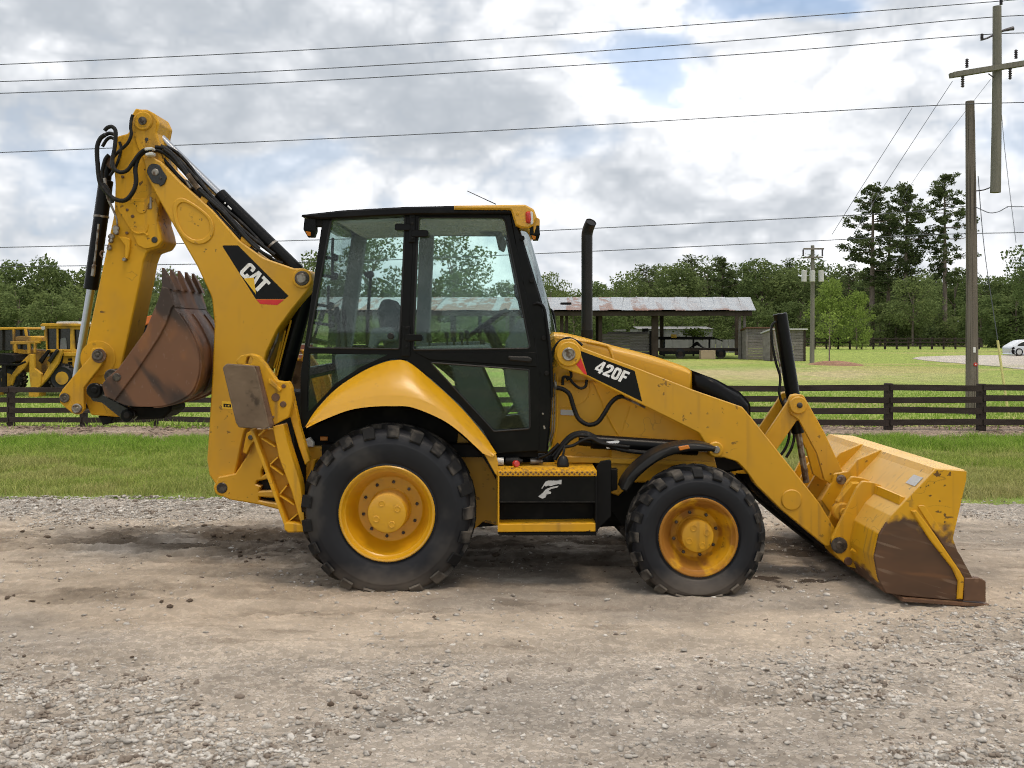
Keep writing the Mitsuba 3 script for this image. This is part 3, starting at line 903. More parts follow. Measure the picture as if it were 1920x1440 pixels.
# --- lift cylinder of the loader
part('lift_cylinder', cat(cyl(at(1108, 828, 8.34), at(1308, 841, 8.34), .056, n=28), cyl(at(1085, 826, 8.34), at(1110, 828, 8.34), .04)), 'm_black')
part('lift_rod', cyl(at(1300, 840, 8.34), at(1343, 843, 8.34), .028), 'm_chrome')
part('cylinder_label', cat(prism([(1137, 828), (1159, 826), (1162, 828), (1159, 831), (1137, 831)], 8.272, 8.276, 0), prism([(1137, 836), (1159, 836), (1159, 841), (1137, 841)], 8.272, 8.276, 0)), 'm_white_decal')
for pts, yv, r in (([(1040, 862), (1052, 842), (1068, 824), (1084, 816), (1105, 818), (1125, 828), (1160, 842), (1200, 848), (1240, 850)], 8.24, .017),
                   ([(1036, 855), (1050, 838), (1066, 820), (1082, 812), (1100, 812), (1118, 820)], 8.28, .017),
                   ([(1058, 838), (1075, 835), (1092, 826), (1108, 822), (1130, 832), (1180, 838)], 8.22, .013),
                   ([(1010, 858), (1025, 852), (1038, 842), (1048, 832)], 8.26, .014)):
    part('hydraulic_hose', ptube(pts, yv, r), 'm_hose')
part('hydraulic_hose', ptube([(1044, 727), (1056, 730), (1068, 740), (1076, 765), (1085, 785), (1102, 796), (1120, 792), (1133, 775), (1145, 756), (1158, 745), (1170, 743)], 8.40, .0185), 'm_hose')
part('hydraulic_hose', ptube([(1055, 722), (1056, 708), (1066, 708), (1076, 720), (1088, 728), (1098, 724), (1100, 712)], 8.44, .012), 'm_hose')
part('hydraulic_hose', ptube([(1068, 690), (1071, 705), (1062, 712)], 8.44, .012), 'm_hose')
part('hose_fitting', cat(ptube([(1166, 744), (1180, 750), (1210, 764)], 8.41, .010, 8), cyl(at(1040, 716, 8.44), at(1044, 730, 8.44), .022)), 'm_steel')
for x0, x1 in ((1045, 1030), (1040, 1024), (1036, 1020)):
    part('steel_line', ptube([(x0, 700), (x0, 760), (x0 - 2, 810), (x1, 850)], 8.42, .0055, 8), 'm_yellow_worn' if x0 > 1040 else 'm_steel')

# --- black fender strip over the front wheel
cl = spline([(1171, 921), (1178, 907), (1190, 891), (1208, 874), (1232, 857), (1262, 845), (1296, 839), (1322, 840), (1342, 843)], 5)
tn = np.gradient(cl, axis=0)
tn /= np.linalg.norm(tn, axis=1, keepdims=True)
nr = np.column_stack([tn[:, 1], -tn[:, 0]])
wd = np.interp(np.linspace(0, 1, len(cl)), [0, .1, .5, .85, 1], [6, 8, 8.5, 7, 4.5])[:, None]
part('front_fender', prism([tuple(q) for q in np.vstack([cl + nr * wd, (cl - nr * wd)[::-1]])], 7.96, 8.26, .016, yref=7.96), 'm_plastic', smooth=50)
part('side_reflector', prism(fillet([(1272, 838, 1), (1291, 834.5, 1), (1294, 841, 1), (1275, 845, 1)]), 7.945, 7.965, .004), 'm_amber')

# --- step box between the wheels
part('step_top', prism([(933, 883), (1119, 883), (1119, 893), (933, 893)], 7.95, 8.50, .004), 'm_yellow_worn')
studs = []
for r in range(3):
    for k in range(17):
        q = at(937 + k * 10.7 + 5 * (r % 2), 883, 7.95)
        studs.append(lathe([(0, .016), (.006, .010), (.0062, .006), (.001, .005)], [q[0], 7.985 + .055 * r, q[2] + .0], [0, 0, 1], 8, cap=False))
hol = []
for r in range(2):
    for k in range(19):
        q = at(938 + k * 9.6 + 4.6 * r, 885.8 + 3.4 * r, 7.95)
        hol.append(cyl([q[0], 7.9485, q[2]], [q[0], 7.953, q[2]], .0085, n=10, c=0.0005))
part('tread_hole', cat(*hol), 'm_wear_steel', kind='stuff')
key = part('tread_stud', cat(*studs), 'm_yellow_worn', smooth=30, kind='stuff')
part('step_panel', prism([(934, 893), (1118, 893), (1118, 941), (934, 941)], 7.965, 7.99, .004), 'm_black')
part('step_ledge', prism([(934, 940), (1118, 940), (1118, 943), (934, 943)], 7.955, 8.2, .002), 'm_black_matte')
part('step_recess', prism([(934, 943), (1118, 943), (1118, 1002), (934, 1002)], 8.16, 8.22, .004), 'm_black_matte')
part('lower_step', prism([(934, 983), (1118, 981), (1118, 997), (934, 998)], 7.95, 8.15, .006), 'm_yellow_worn')
part('lower_skirt', prism([(936, 998), (1118, 997), (1118, 1004), (936, 1004)], 7.97, 8.4, .004), 'm_black_matte')
for x0 in (933, 1116.5):
    part('step_side', prism([(x0, 893), (x0 + 3, 893), (x0 + 3, 997), (x0, 998)], 7.945, 8.3, .002), 'm_yellow_worn' if x0 < 1000 else 'm_black_matte')
part('step_bracket', prism(fillet([(1119, 875, 6), (1126, 865, 6), (1146, 862, 3), (1146, 968), (1122, 992), (1119, 1002)]), 8.02, 8.05, .004), 'm_black_matte')
part('step_bracket', prism([(1146, 880), (1158, 880), (1158, 918), (1146, 922)], 8.2, 8.3, .004), 'm_black_matte')
emb = [[(1015, 916), (1022.5, 903.5), (1028, 901), (1046.7, 901.3), (1048, 900), (1053, 899.6), (1052.6, 908), (1047.5, 907.6), (1045, 907.8), (1037, 910), (1033, 911.6), (1028, 910.4), (1024, 912), (1020.5, 911), (1017, 916)],
       [(1022.5, 918.5), (1026.7, 915.8), (1034, 913.4), (1047.5, 910.8), (1045, 914), (1033, 916.7), (1027, 921.5), (1029, 920.8), (1033.5, 922.6), (1033, 925.6), (1025, 927), (1023, 932.5), (1016.7, 935), (1009, 931), (1016.7, 925)]]
for e in emb:
    part('silver_emblem', prism(e, 7.9625, 7.9645, 0), 'm_grey_decal', label='small worn silver emblem on the black step panel' if e is emb[0] else None)

# --- rear fender (three dimensional sheet)
U = spline([(574, 800), (589, 773), (628, 731), (675, 699), (712, 682), (738, 675.5), (766, 679), (809, 713), (863, 763), (905, 812), (931, 850)], 6)
M = spline([(574, 801), (588, 790), (616, 772), (650, 756), (690, 745), (738, 740.5), (790, 749), (838, 775), (872, 803), (902, 836), (924, 858)], 6)
L = spline([(574, 803), (586, 797), (612, 785), (655, 769), (697, 762.5), (737, 761.5), (773, 764), (827, 786), (863, 811), (888, 834), (905, 850)], 6)
yU = np.interp(np.linspace(0, 1, len(U)), [0, .12, .3, .8, .95, 1], [7.97, 8.08, 8.20, 8.20, 8.08, 8.0])
rows = []
PU = np.array([at(q[0], q[1], y) for q, y in zip(U, yU)])
PM = np.array([at(q[0], q[1], 7.955) for q in M])
PL = np.array([at(q[0], q[1], 7.925) for q in L])
for s in np.linspace(0, 1, 9):
    mid = PM + np.array([0, -.0, .0])
    ctrl = .5 * (PU + PM) + np.array([0, -.055, .012])
    rows.append((1 - s) ** 2 * PU + 2 * s * (1 - s) * ctrl + s * s * mid)
for s in (.04, .5, 1.0):
    rows.append(PM * (1 - s) + PL * s)
rows.append(PL + [0, .02, .012])
rows.append(PL + [0, .36, .02])
part('rear_fender', loft(rows), 'm_yellow_clean', smooth=38)
part('fender_tail', prism([(906, 848), (929, 850), (934, 868), (933, 893), (928, 888)], 7.965, 8.0, .004), 'm_yellow')
wl = spline([(566, 850), (574, 803), (655, 769), (737, 761), (800, 772), (863, 810), (905, 850), (934, 895), (936, 985)], 5)
part('wheel_well', prism([tuple(q) for q in wl] + [(880, 990), (590, 900)], 8.44, 8.47, 0), 'm_black_matte')
arch = np.array([at(q[0], q[1], 7.98) for q in spline([(578, 806), (655, 774), (737, 766), (800, 777), (860, 813), (903, 855), (930, 900)], 5)])
part('wheel_arch', loft([arch, arch + [0, .47, .06]]), 'm_black_matte', smooth=40)

# --- cab
CB = numbered(B + '__cab')
C0, C1, D0, D1 = 8.22, 8.30, 9.70, 9.78
rear_win = fillet([(621, 411, 5), (760, 403.5, 4), (749, 654.5, 4), (577.5, 652.5, 4)], 4)
rear_low = fillet([(579, 663, 2), (727, 665), (676, 688), (628, 720), (594, 757, 6), (576, 776, 3)], 4)
rear_frame = [(606, 401), (776, 392), (768, 676), (738, 672), (714, 679), (676, 697), (628, 730), (590, 772), (574, 802), (562, 800), (563, 704)]
door_win = fillet([(785, 407, 4), (946, 408, 10), (994, 653.5, 5), (774, 656, 4)], 5)
door_low = fillet([(807, 680, 2), (992, 693.5, 3), (993.5, 804, 5), (926, 809, 4)], 4)
door_frame = fillet([(776, 394), (955, 393, 10), (1006, 655), (1013, 700), (1011, 845, 4), (930, 850, 4), (906, 808), (863, 760), (809, 711), (764, 677)], 4)
a_pillar = [(956, 393), (969, 414), (985, 462), (1017, 567), (1032, 632), (1037, 690), (1034, 770), (1027, 850), (1005, 850), (1007, 700), (1001, 655), (955, 398)]
for s, (y0, y1) in enumerate(((C0, C1), (D0, D1))):
    kw = dict(yref=C0)
    put('rear_side_frame', prism(rear_frame, y0 + .003, y1 - .003, .004, [rear_win, rear_low], **kw), 'm_black', CB)
    put('door_frame', prism(door_frame, y0, y1, .004, [door_win, door_low], **kw), 'm_black', CB)
    put('front_pillar', prism(a_pillar, y0 + .005, y1 + .02, .014, **kw), 'm_black', CB)
    yg = y0 + .035 if s == 0 else y1 - .035
    for nm, w in (('rear_side_window', rear_win), ('lower_rear_window', rear_low), ('door_window', door_win), ('lower_door_window', door_low)):
        w2 = np.array([p[:2] for p in w])
        w2 = w2 + (w2 - w2.mean(0)) * .012
        q = xz(w2, C0)
        k = len(q)
        tri = mapbox_earcut.triangulate_float64(q, np.array([k], np.uint32)).reshape(-1, 3)
        put(nm, TM(np.column_stack([q[:, 0], np.full(k, yg), q[:, 1]]), tri), 'm_glass', CB, smooth=False)
    # rubber seals round the upper panes
    for w in (rear_win, door_win, door_low):
        w2 = [(p[0], p[1]) for p in w]
        q = xz(w2, C0)
        yy_ = y0 - .002 if s == 0 else y1 + .002
        pts = [np.array([a[0], yy_, a[1]]) for a in q] + [np.array([q[0][0], yy_, q[0][1]])]
        put('window_seal', tube(pts, .008, 6, 0, cap=False), 'm_plastic', CB)
put('b_pillar', prism([(763, 392), (785, 392), (773, 676), (752, 676)], C0 + .02, C1 + .06, .008, yref=C0), 'm_black', CB)
put('b_pillar', prism([(757, 392), (788, 392), (776, 676), (748, 676)], D0 - .08, D1 - .02, .008, yref=C0), 'm_interior', CB)
put('c_pillar', prism([(612, 400), (640, 400), (600, 700), (566, 700)], D0 - .10, D1 - .02, .008, yref=C0), 'm_interior', CB)
# door hinges
for (x0, y0_, x1) in ((741, 420, 771), (771, 432, 804)):
    put('hinge', cat(prism(fillet([(x0, y0_, 4), (x1, y0_, 4), (x1, y0_ + 13, 4), (x0, y0_ + 13, 4)]), C0 - .035, C0 - .010, .005, yref=C0)), 'm_black', CB)
put('hinge', prism(fillet([(759, 626, 4), (793, 627, 4), (793, 639, 4), (759, 640, 4)]), C0 - .035, C0 - .010, .005, yref=C0), 'm_black', CB)
for hp_ in ([(768, 397), (779, 397), (779, 455), (766, 455)], [(755, 612), (769, 612), (769, 668), (753, 668)]):
    put('hinge_post', prism(hp_, C0 - .03, C0, .004, yref=C0), 'm_black', CB)
for (px, py) in ((774, 407), (774, 420), (774, 448), (763, 616), (763, 650)):
    q = at(px, py, C0)
    put('hinge_bolt', lathe([(0, .012), (.010, .012), (.012, .008)], [q[0], C0 - .03, q[2]], [0, -1, 0], 6), 'm_black_matte', CB, smooth=False)
put('window_latch', ycyl(733, 630, C0 - .03, .026, .06, 20, .006, yref=C0), 'm_plastic', CB)
put('door_handle', prism(fillet([(951, 667, 4), (990, 668, 3), (998, 672, 3), (996, 680, 4), (955, 676, 4)]), C0 - .035, C0, .010, yref=C0), 'm_plastic', CB)
put('door_rail', prism([(776, 660), (1004, 660), (1006, 688), (806, 675)], C0 - .012, C0 + .01, .005, yref=C0), 'm_black', CB)
# grab rails, front edge of the windscreen
put('grab_rail', ptube([(1000, 570), (1009, 569), (1019, 576), (1024, 600), (1030, 650), (1034, 700), (1035, 745)], C0 - .03, .013), 'm_black', CB)
put('grab_rail', ptube([(1020, 585), (1030, 580), (1037, 590), (1041, 620), (1044, 650)], 9.4, .015), 'm_black', CB)
for (px, py) in ((979, 447), (997, 526), (1020, 634), (1025, 700)):
    q = at(px, py, C0)
    put('screen_clip', cat(ycyl(px, py, C0 - .025, .020, .05, 14, .004, yref=C0)), 'm_black_matte', CB)
for (px, py) in ((1018, 776), (1021, 803), (1020, 800)):
    q = at(px, py, C0)
    put('rivet', ycyl(px, py, C0 - .002, .008, .01, 10, .002, yref=C0), 'm_steel', CB)
fr = spline([(962, 404), (975, 430), (990, 480), (1004, 530), (1018, 578), (1033, 640), (1038, 690)], 4)
rows = []
for s in np.linspace(0, 1, 9):
    bulge = .09 * math.sin(math.pi * s)
    rows.append([at(q[0], q[1], C0) + np.array([bulge, .03 + s * (D1 - C0 - .06), 0]) for q in fr])
put('windscreen', loft(rows), 'm_glass', CB, smooth=True)
put('wiper', ptube([(984, 434), (994, 470), (1006, 515), (1015, 562)], 8.75, .012, 6), 'm_black_matte', CB)
put('wiper', ptube([(988, 436), (999, 475), (1010, 515), (1017, 550)], 8.9, .008, 6), 'm_black_matte', CB)
# rear glazing bar and rear window
rg_ = [(611, 404), (604, 430), (580, 600), (566, 704), (563, 790)]
put('rear_window', loft([[at(q[0], q[1], C0) + [.03, .05, 0] for q in rg_[:4]], [at(q[0], q[1], C0) + [.03, D0 - C0, 0] for q in rg_[:4]]]), 'm_glass', CB, smooth=False)
put('rear_sill', cat(box(at(563, 700, C0)[0], at(575, 700, C0)[0], C1, D0, at(0, 712, C0)[2], at(0, 690, C0)[2]), box(at(606, 700, C0)[0], at(622, 700, C0)[0], C1, D0, at(0, 411, C0)[2], at(0, 400, C0)[2])), 'm_black', CB)
# roof
roof = fillet([(564, 406, 2), (566, 402.5, 1), (640, 394), (760, 387.5), (852, 385.5), (960, 386), (966, 396), (960, 401), (780, 402), (640, 409), (604, 410.5)])
put('roof', prism(roof, 8.16, 9.86, .012), 'm_black', CB, smooth=40)
put('ceiling_liner', prism([(625, 411), (780, 404), (950, 402), (955, 409), (780, 410), (640, 417)], C1 + .02, D0 - .02, .004, yref=C0), 'm_liner', CB)
visor = fillet([(851, 385, 1), (985, 383.5, 6), (1001, 392, 8), (1007, 408, 3), (1000, 423), (990, 428, 3), (978, 427, 3), (967, 422, 2), (958, 393, 4), (851, 392.5)])
put('front_visor', prism(visor, 8.12, 8.34, .012), 'm_yellow_clean', CB, smooth=40)
put('front_visor', prism(visor, 9.64, 9.86, .012, yref=8.12), 'm_yellow_clean', CB, smooth=40)
put('visor_front', prism(fillet([(851, 385.5), (985, 384, 6), (1001, 392, 6), (1005, 408), (990, 408), (958, 393), (851, 392)]), 8.34, 9.64, .004, yref=8.12), 'm_yellow_clean', CB, smooth=40)
put('visor_bolt', ycyl(970.5, 400.5, 8.115, .013, .01, 12, .002, yref=8.12), 'm_yellow', CB)
put('marker_lamp', prism(fillet([(985, 397, 4), (995, 396, 4), (997, 410, 5), (995, 420, 4), (986, 418, 3)]), 8.10, 8.2, .012, yref=8.12), 'm_red_lens', CB, smooth=50)
put('marker_lamp_edge', prism(fillet([(994, 396, 2), (999, 398, 2), (1000, 420, 3), (995, 422, 3)]), 8.105, 8.16, .005, yref=8.12), 'm_clear_lens', CB)


def work_lamp(px, py, Y, ax, sz, lens):
    q = at(px, py, Y)
    m = hull([q + np.array(d) * sz for d in [(-.5, -.5, .8), (.5, -.5, .8), (-.6, -.5, -.2), (.55, -.5, -.3), (-.2, -.4, -.9), (.35, -.4, -.9), (-.5, .5, .8), (.5, .5, .8), (-.6, .5, -.2), (.55, .5, -.3), (-.2, .4, -.9), (.35, .4, -.9)]])
    put('work_lamp', m, 'm_black', CB, smooth=False)
    put('lamp_lens', hull([q + np.array(d) * sz for d in [(-.40, -.52, -.35), (.1, -.54, -.45), (.05, -.46, -.80), (-.22, -.46, -.80), (-.3, -.40, -.6)]]), lens, CB, smooth=False)


work_lamp(583, 427, 8.25, -1, .085, 'm_amber')
work_lamp(583, 427, 9.5, -1, .085, 'm_amber')
work_lamp(1003, 436, 8.2, 1, .07, 'm_amber')
put('lamp_guard', prism(fillet([(999, 420, 2), (1006, 408, 3), (1012, 412, 3), (1012, 424, 2), (1006, 424), (1001, 440)]), 8.16, 8.19, .004, yref=8.2), 'm_yellow_clean', CB)
put('lamp_bracket', cat(box(at(586, 0, 8.25)[0], at(606, 0, 8.25)[0], 8.22, 8.30, at(0, 425, 8.25)[2], at(0, 411, 8.25)[2])), 'm_black_matte', CB)
put('antenna', tube([at(930, 383, 8.5), at(905, 371.5, 8.5), at(876, 358, 8.5)], [.0045, .003], 6, 3), 'm_black_matte', CB)
# floor, bulkheads and lower cladding
put('cab_floor', box(at(600, 0, C0)[0], at(1010, 0, C0)[0], C1, D0, at(0, 850, C0)[2] - .04, at(0, 835, C0)[2], .004), 'm_black_matte', CB)
fi = np.array([at(q[0], q[1], C0) for q in spline([(578, 800), (600, 766), (640, 727), (690, 695), (737, 680), (775, 688), (825, 733), (875, 783), (915, 835), (925, 850)], 4)])
put('inner_fender', loft([fi + [0, C1 - C0, 0], fi + [0, .42, .01]]), 'm_interior', CB, smooth=40)
put('inner_fender_side', prism([tuple(q[[0, 2]]) for q in fi] + [(fi[-1][0], fi[-1][2] - .02), (fi[0][0], fi[-1][2] - .02)], C0 + .40, C0 + .42, .002, world=True), 'm_interior', CB)
put('inner_fender_side', prism([tuple(q[[0, 2]]) for q in fi] + [(fi[-1][0], fi[-1][2] - .02), (fi[0][0], fi[-1][2] - .02)], D0 - .42, D0 - .40, .002, world=True), 'm_interior', CB)

# cab interior
ym = 8.95
ST = numbered(B + '__operator_seat')
put('backrest', prism(fillet([(709, 584, 10), (719, 562, 10), (737, 561, 10), (748, 580, 8), (767, 655, 6), (770, 680), (730, 680), (720, 640)]), 8.72, 9.22, .05, yref=8.85), 'm_seat', ST, smooth=50)
put('cushion', prism(fillet([(705, 660, 10), (780, 660, 10), (790, 690, 10), (720, 692, 10)]), 8.70, 9.24, .05, yref=8.85), 'm_seat', ST, smooth=50)
put('armrest', prism(fillet([(695, 616, 8), (730, 612, 8), (745, 626, 6), (745, 640, 5), (712, 640, 6), (700, 660, 5), (690, 650)]), 8.62, 8.70, .02), 'm_interior', ST, smooth=50)
put('seat_base', prism([(715, 690), (785, 690), (800, 800), (720, 800)], 8.8, 9.15, .02), 'm_interior', ST)
part('steering_wheel', tube([[at(912, 607, 8.9)[0] + .20 * math.cos(a) * .82, 8.92 + .20 * math.sin(a), at(912, 607, 8.9)[2] + .20 * math.cos(a) * .57] for a in np.linspace(0, 2 * math.pi, 33)], .017, 8, 0), 'm_plastic')
part('steering_hub', cat(cyl(at(914, 612, 8.92), at(952, 690, 8.92), .045), *[rotbar(at(913, 610, 8.92), [at(912, 607, 8.9)[0] + .19 * math.cos(a) * .82, 8.92 + .19 * math.sin(a), at(912, 607, 8.9)[2] + .19 * math.cos(a) * .57], .03, .018) for a in (.4, 2.4, 4.6)]), 'm_plastic')
part('dashboard', prism(fillet([(948, 640, 8), (972, 598, 8), (1000, 592, 8), (1018, 640, 6), (1030, 700, 6), (1020, 830, 10), (995, 830, 10), (978, 790, 14), (948, 728, 10), (944, 695, 6)]), 8.5, 9.3, .03, yref=8.5), 'm_interior', smooth=50)
part('floor_console', prism(fillet([(836, 676, 6), (898, 680, 8), (946, 780, 6), (930, 822), (880, 822), (850, 740)]), 8.95, 9.05, .02, yref=8.5), 'm_interior')
part('pedal_rod', cyl(at(906, 690, 8.7), at(944, 772, 8.7), .012), 'm_plastic')
part('pedal', rotbar(at(932, 792, 8.6), at(972, 752, 8.6), .10, .02), 'm_plastic')
part('side_console', prism(fillet([(780, 645, 6), (900, 640, 6), (930, 650, 6), (930, 662), (780, 668)]), 9.25, 9.6, .02, yref=9.2), 'm_interior')
part('side_console', prism(fillet([(780, 650, 4), (915, 646, 5), (925, 658), (780, 662)]), 8.42, 8.60, .015), 'm_interior')
for (px, py, h, yv) in ((806, 640, 30, 8.5), (867, 636, 26, 8.5), (877, 634, 28, 8.55), (906, 648, 22, 8.5), (839, 634, 22, 9.2), (852, 640, 18, 8.55)):
    part('control_lever', cat(cyl(at(px, py + 16, yv), at(px - 1, py, yv), .008), cyl(at(px - 1, py + 1, yv), at(px - 2, py - h * .5, yv), .022, .018)), 'm_plastic')
for (px, py, yv) in ((608, 515, 8.45), (608, 480, 8.55), (600, 570, 8.6), (603, 605, 8.5)):
    part('window_clamp', cat(cyl(at(px - 14, py, yv), at(px + 14, py + 4, yv), .012), cyl(at(px + 14, py + 2, yv), at(px + 26, py + 4, yv), .034, .024), cyl(at(px + 15, py, yv), at(px + 16, py - 34, yv), .012)), 'm_plastic')
part('hoe_lever', cat(cyl(at(640, 690, 8.75), at(633, 600, 8.75), .012), cyl(at(633, 604, 8.75), at(631, 575, 8.75), .026, .02)), 'm_plastic')
part('hoe_lever', cat(cyl(at(652, 690, 9.1), at(646, 606, 9.1), .012), cyl(at(646, 608, 9.1), at(645, 580, 9.1), .026, .02)), 'm_plastic')
put('lower_far_panel', prism([(568, 668), (742, 668), (690, 700), (628, 745), (594, 790), (566, 790)], D0 - .16, D0 - .12, .004, yref=C0), 'm_interior', CB)
part('hoe_console', prism(fillet([(626, 664, 8), (662, 660, 8), (668, 720, 6), (664, 800), (632, 800), (634, 720)]), 8.7, 9.15, .02), 'm_interior')
part('mirror_arm', cat(ptube([(695, 518), (692, 560), (688, 622)], 9.3, .014, 8, 3), prism(fillet([(681, 510, 4), (698, 507, 5), (701, 516, 5), (692, 524, 5), (682, 516, 3)]), 9.26, 9.34, .01)), 'm_plastic')
part('ceiling_vent', cat(prism(fillet([(895, 425, 3), (935, 424, 3), (950, 450, 3), (945, 468, 4), (934, 462), (928, 436), (900, 431)]), 9.3, 9.5, .01, yref=9.1)), 'm_interior')
part('mirror', prism(fillet([(962, 530, 4), (974, 527, 3), (982, 560, 3), (972, 563, 4), (966, 552, 3)]), 9.55, 9.62, .008, holes=[fillet([(966, 533, 2), (972, 531, 2), (977, 556, 2), (972, 559, 2)])], yref=9.1), 'm_plastic')

# --- front linkage and tilt cylinder
LK = [at(1494, 759, 8.80)]
for (y0, y1) in ((8.80, 8.84), (9.12, 9.16)):
    left = fillet([(1482, 740, 6), (1496, 738, 6), (1512, 752), (1505, 785, 4), (1493, 790), (1452, 850), (1425, 850), (1436, 815), (1478, 752)])
    part('tilt_lever', prism(left, y0 - .002, y1 - .002, .005, yref=8.80), 'm_yellow')
    right = fillet([(1477, 752, 10), (1482, 740, 8), (1504, 739, 8), (1514, 757), (1545, 812), (1580, 888, 10), (1578, 905, 8), (1562, 912, 8), (1543, 898), (1530, 850), (1496, 787), (1480, 775, 8)])
    part('bucket_link', prism(right, y0 - .03, y1 - .034, .005, yref=8.80), 'm_yellow')
part('tilt_pin_boss', ycyl(1494, 759, 8.745, .072, .03, 32, .006, yref=8.80), 'm_yellow')
part('tilt_pin', ycyl(1496, 759, 8.735, .024, .03, 16, .005, yref=8.80), 'm_pin')
part('tilt_pin_shaft', cyl([LK[0][0], 8.8, LK[0][2]], [LK[0][0], 9.16, LK[0][2]], .045), 'm_pin')
part('tilt_cylinder', cat(cyl(at(1462, 588, 8.98), at(1487, 745, 8.98), .060, n=32, c=.006), cyl(at(1487, 742, 8.98), at(1496, 812, 8.98), .058, .055)), 'm_black')
part('tilt_rod', cyl(at(1496, 808, 8.98), at(1512, 905, 8.98), .027), 'm_steel')
part('tilt_hose', ptube([(1455, 603), (1447, 612), (1447, 640), (1455, 680), (1463, 708), (1461, 735), (1466, 755), (1480, 780)], 8.93, .011), 'm_hose')
part('tilt_hose', ptube([(1451, 618), (1456, 650), (1465, 700)], 8.90, .008), 'm_steel')
part('tilt_hose', ptube([(1478, 790), (1480, 815), (1474, 838), (1462, 856)], 8.93, .012), 'm_hose')
part('tilt_hose', ptube([(1487, 800), (1489, 820), (1484, 840), (1474, 858)], 8.96, .012), 'm_hose')
part('hydraulic_hose', ptube([(1380, 890), (1420, 935), (1480, 985), (1545, 1035)], 8.62, .016), 'm_hose')

# --- front bucket
BK = numbered(B + '__front_bucket')
labels[BK] = {'label': 'wide front bucket, yellow above and worn to brown steel below'}
K0, K1 = 7.58, 10.15
shell = fillet([(1813, 884), (1755, 880), (1700, 938, 2), (1690, 950, 6), (1672, 968, 12), (1650, 1003, 14), (1641, 1046, 14), (1648, 1085, 6), (1660, 1112), (1795, 1126)])
inner = fillet([(1795, 1119), (1666, 1106), (1655, 1083, 6), (1649, 1046, 14), (1657, 1006, 14), (1678, 974, 12), (1703, 945, 6), (1757, 888), (1813, 892)])
put('shell', prism(shell + inner, K0 + .02, K1 - .02, 0, yref=K0), 'm_loader_bucket', BK, smooth=35)
side = fillet([(1755, 879), (1813, 883, 3), (1812, 900, 2), (1787, 1010), (1812, 1078), (1806, 1127), (1700, 1118), (1661, 1112, 4), (1647, 1085, 8), (1640, 1046, 14), (1649, 1003, 14), (1671, 967, 10)])
put('side_plate', prism(side, K0, K0 + .025, .004), 'm_loader_bucket', BK)
put('side_plate', prism(side, K1 - .025, K1, .004, yref=K0), 'm_loader_bucket', BK)
rib = fillet([(1707, 960, 2), (1718, 946, 3), (1728, 946, 3), (1752, 985), (1790, 1035), (1812, 1080), (1807, 1124), (1796, 1124), (1795, 1085, 8), (1780, 1055), (1740, 1005)])
put('side_rib', prism([(1709, 958), (1719, 957), (1752, 1000), (1800, 1070, 6), (1809, 1086), (1806, 1124), (1795, 1124), (1797, 1090), (1786, 1066), (1742, 1010)], K0 - .022, K0 + .002, .008), 'm_yellow_worn', BK)
put('wear_plate', prism(fillet([(1720, 948, 3), (1734, 948, 4), (1764, 992), (1800, 1040), (1824, 1084), (1808, 1084), (1760, 1010)]), K0 - .012, K0 - .001, .003), 'm_loader_bucket', BK)
put('corner_shoe', prism(fillet([(1809, 1084, 3), (1838, 1084, 5), (1849, 1090, 4), (1849, 1129), (1808, 1127)]), K0 - .030, K0 + .03, .006), 'm_wear_steel', BK)
put('cutting_edge', prism([(1690, 1119), (1850, 1131), (1857, 1134), (1800, 1134), (1688, 1126)], K0 - .035, K1 + .03, .003, yref=K0), 'm_wear_steel', BK)
put('top_beam', prism([(1754, 878.5), (1812, 882), (1811, 899), (1750, 893), (1738, 900)], K0 + .03, K1 - .03, .006, yref=K0), 'm_loader_bucket', BK)
put('crease_lip', prism([(1693, 932), (1702, 934), (1703, 944), (1690, 948)], K0 + .05, K1 - .05, .004, yref=K0), 'm_loader_bucket', BK)
put('rating_label', loft([[at(1722, 915, K0) + [-.004, .06, .004], at(1738, 899, K0) + [-.004, .06, .004]], [at(1722, 915, K0) + [-.004, .24, .004], at(1738, 899, K0) + [-.004, .24, .004]]]), 'm_grey_decal', BK, smooth=False)
# hinge ears behind the bucket, two pairs
ear_a = fillet([(1559, 1012, 8), (1572, 985), (1607, 915, 4), (1618, 902, 6), (1640, 905), (1660, 912), (1664, 960), (1650, 1003), (1641, 1046), (1640, 1075), (1590, 1062), (1566, 1040, 10)])
for (y0, y1) in ((8.16, 8.20), (8.42, 8.46), (9.54, 9.58), (9.78, 9.82)):
    put('hinge_ear', prism(ear_a, y0, y1, .005, yref=8.16), 'm_yellow', BK)
ear_b = fillet([(1540, 938), (1560, 905, 4), (1564, 888, 6), (1590, 884), (1608, 862), (1652, 843, 4), (1660, 850), (1640, 885), (1650, 960), (1600, 975), (1556, 960)])
for (y0, y1) in ((8.70, 8.735), (9.17, 9.205)):
    put('link_ear', prism(ear_b, y0, y1, .005, yref=8.70), 'm_yellow', BK)
put('hinge_pin', lathe([(0, .062), (.012, .062), (.016, .045), (.016, .03), (.022, .025), (.022, .001)], [at(1573, 1022, 8.16)[0], 8.16, at(1573, 1022, 8.16)[2]], [0, -1, 0], 24), 'm_pin', BK)
put('hinge_pin', cyl([at(1573, 1022, 8.16)[0], 8.16, at(1573, 1022, 8.16)[2]], [at(1573, 1022, 8.16)[0], 9.82, at(1573, 1022, 8.16)[2]], .035), 'm_pin', BK)
put('hinge_bolt', ycyl(1590, 1052, 8.145, .032, .02, 12, .004, yref=8.16), 'm_wear_steel', BK)
put('link_pin', lathe([(0, .040), (.012, .040), (.016, .02), (.018, .001)], [at(1577, 899, 8.70)[0], 8.70, at(1577, 899, 8.70)[2]], [0, -1, 0], 20), 'm_steel', BK)
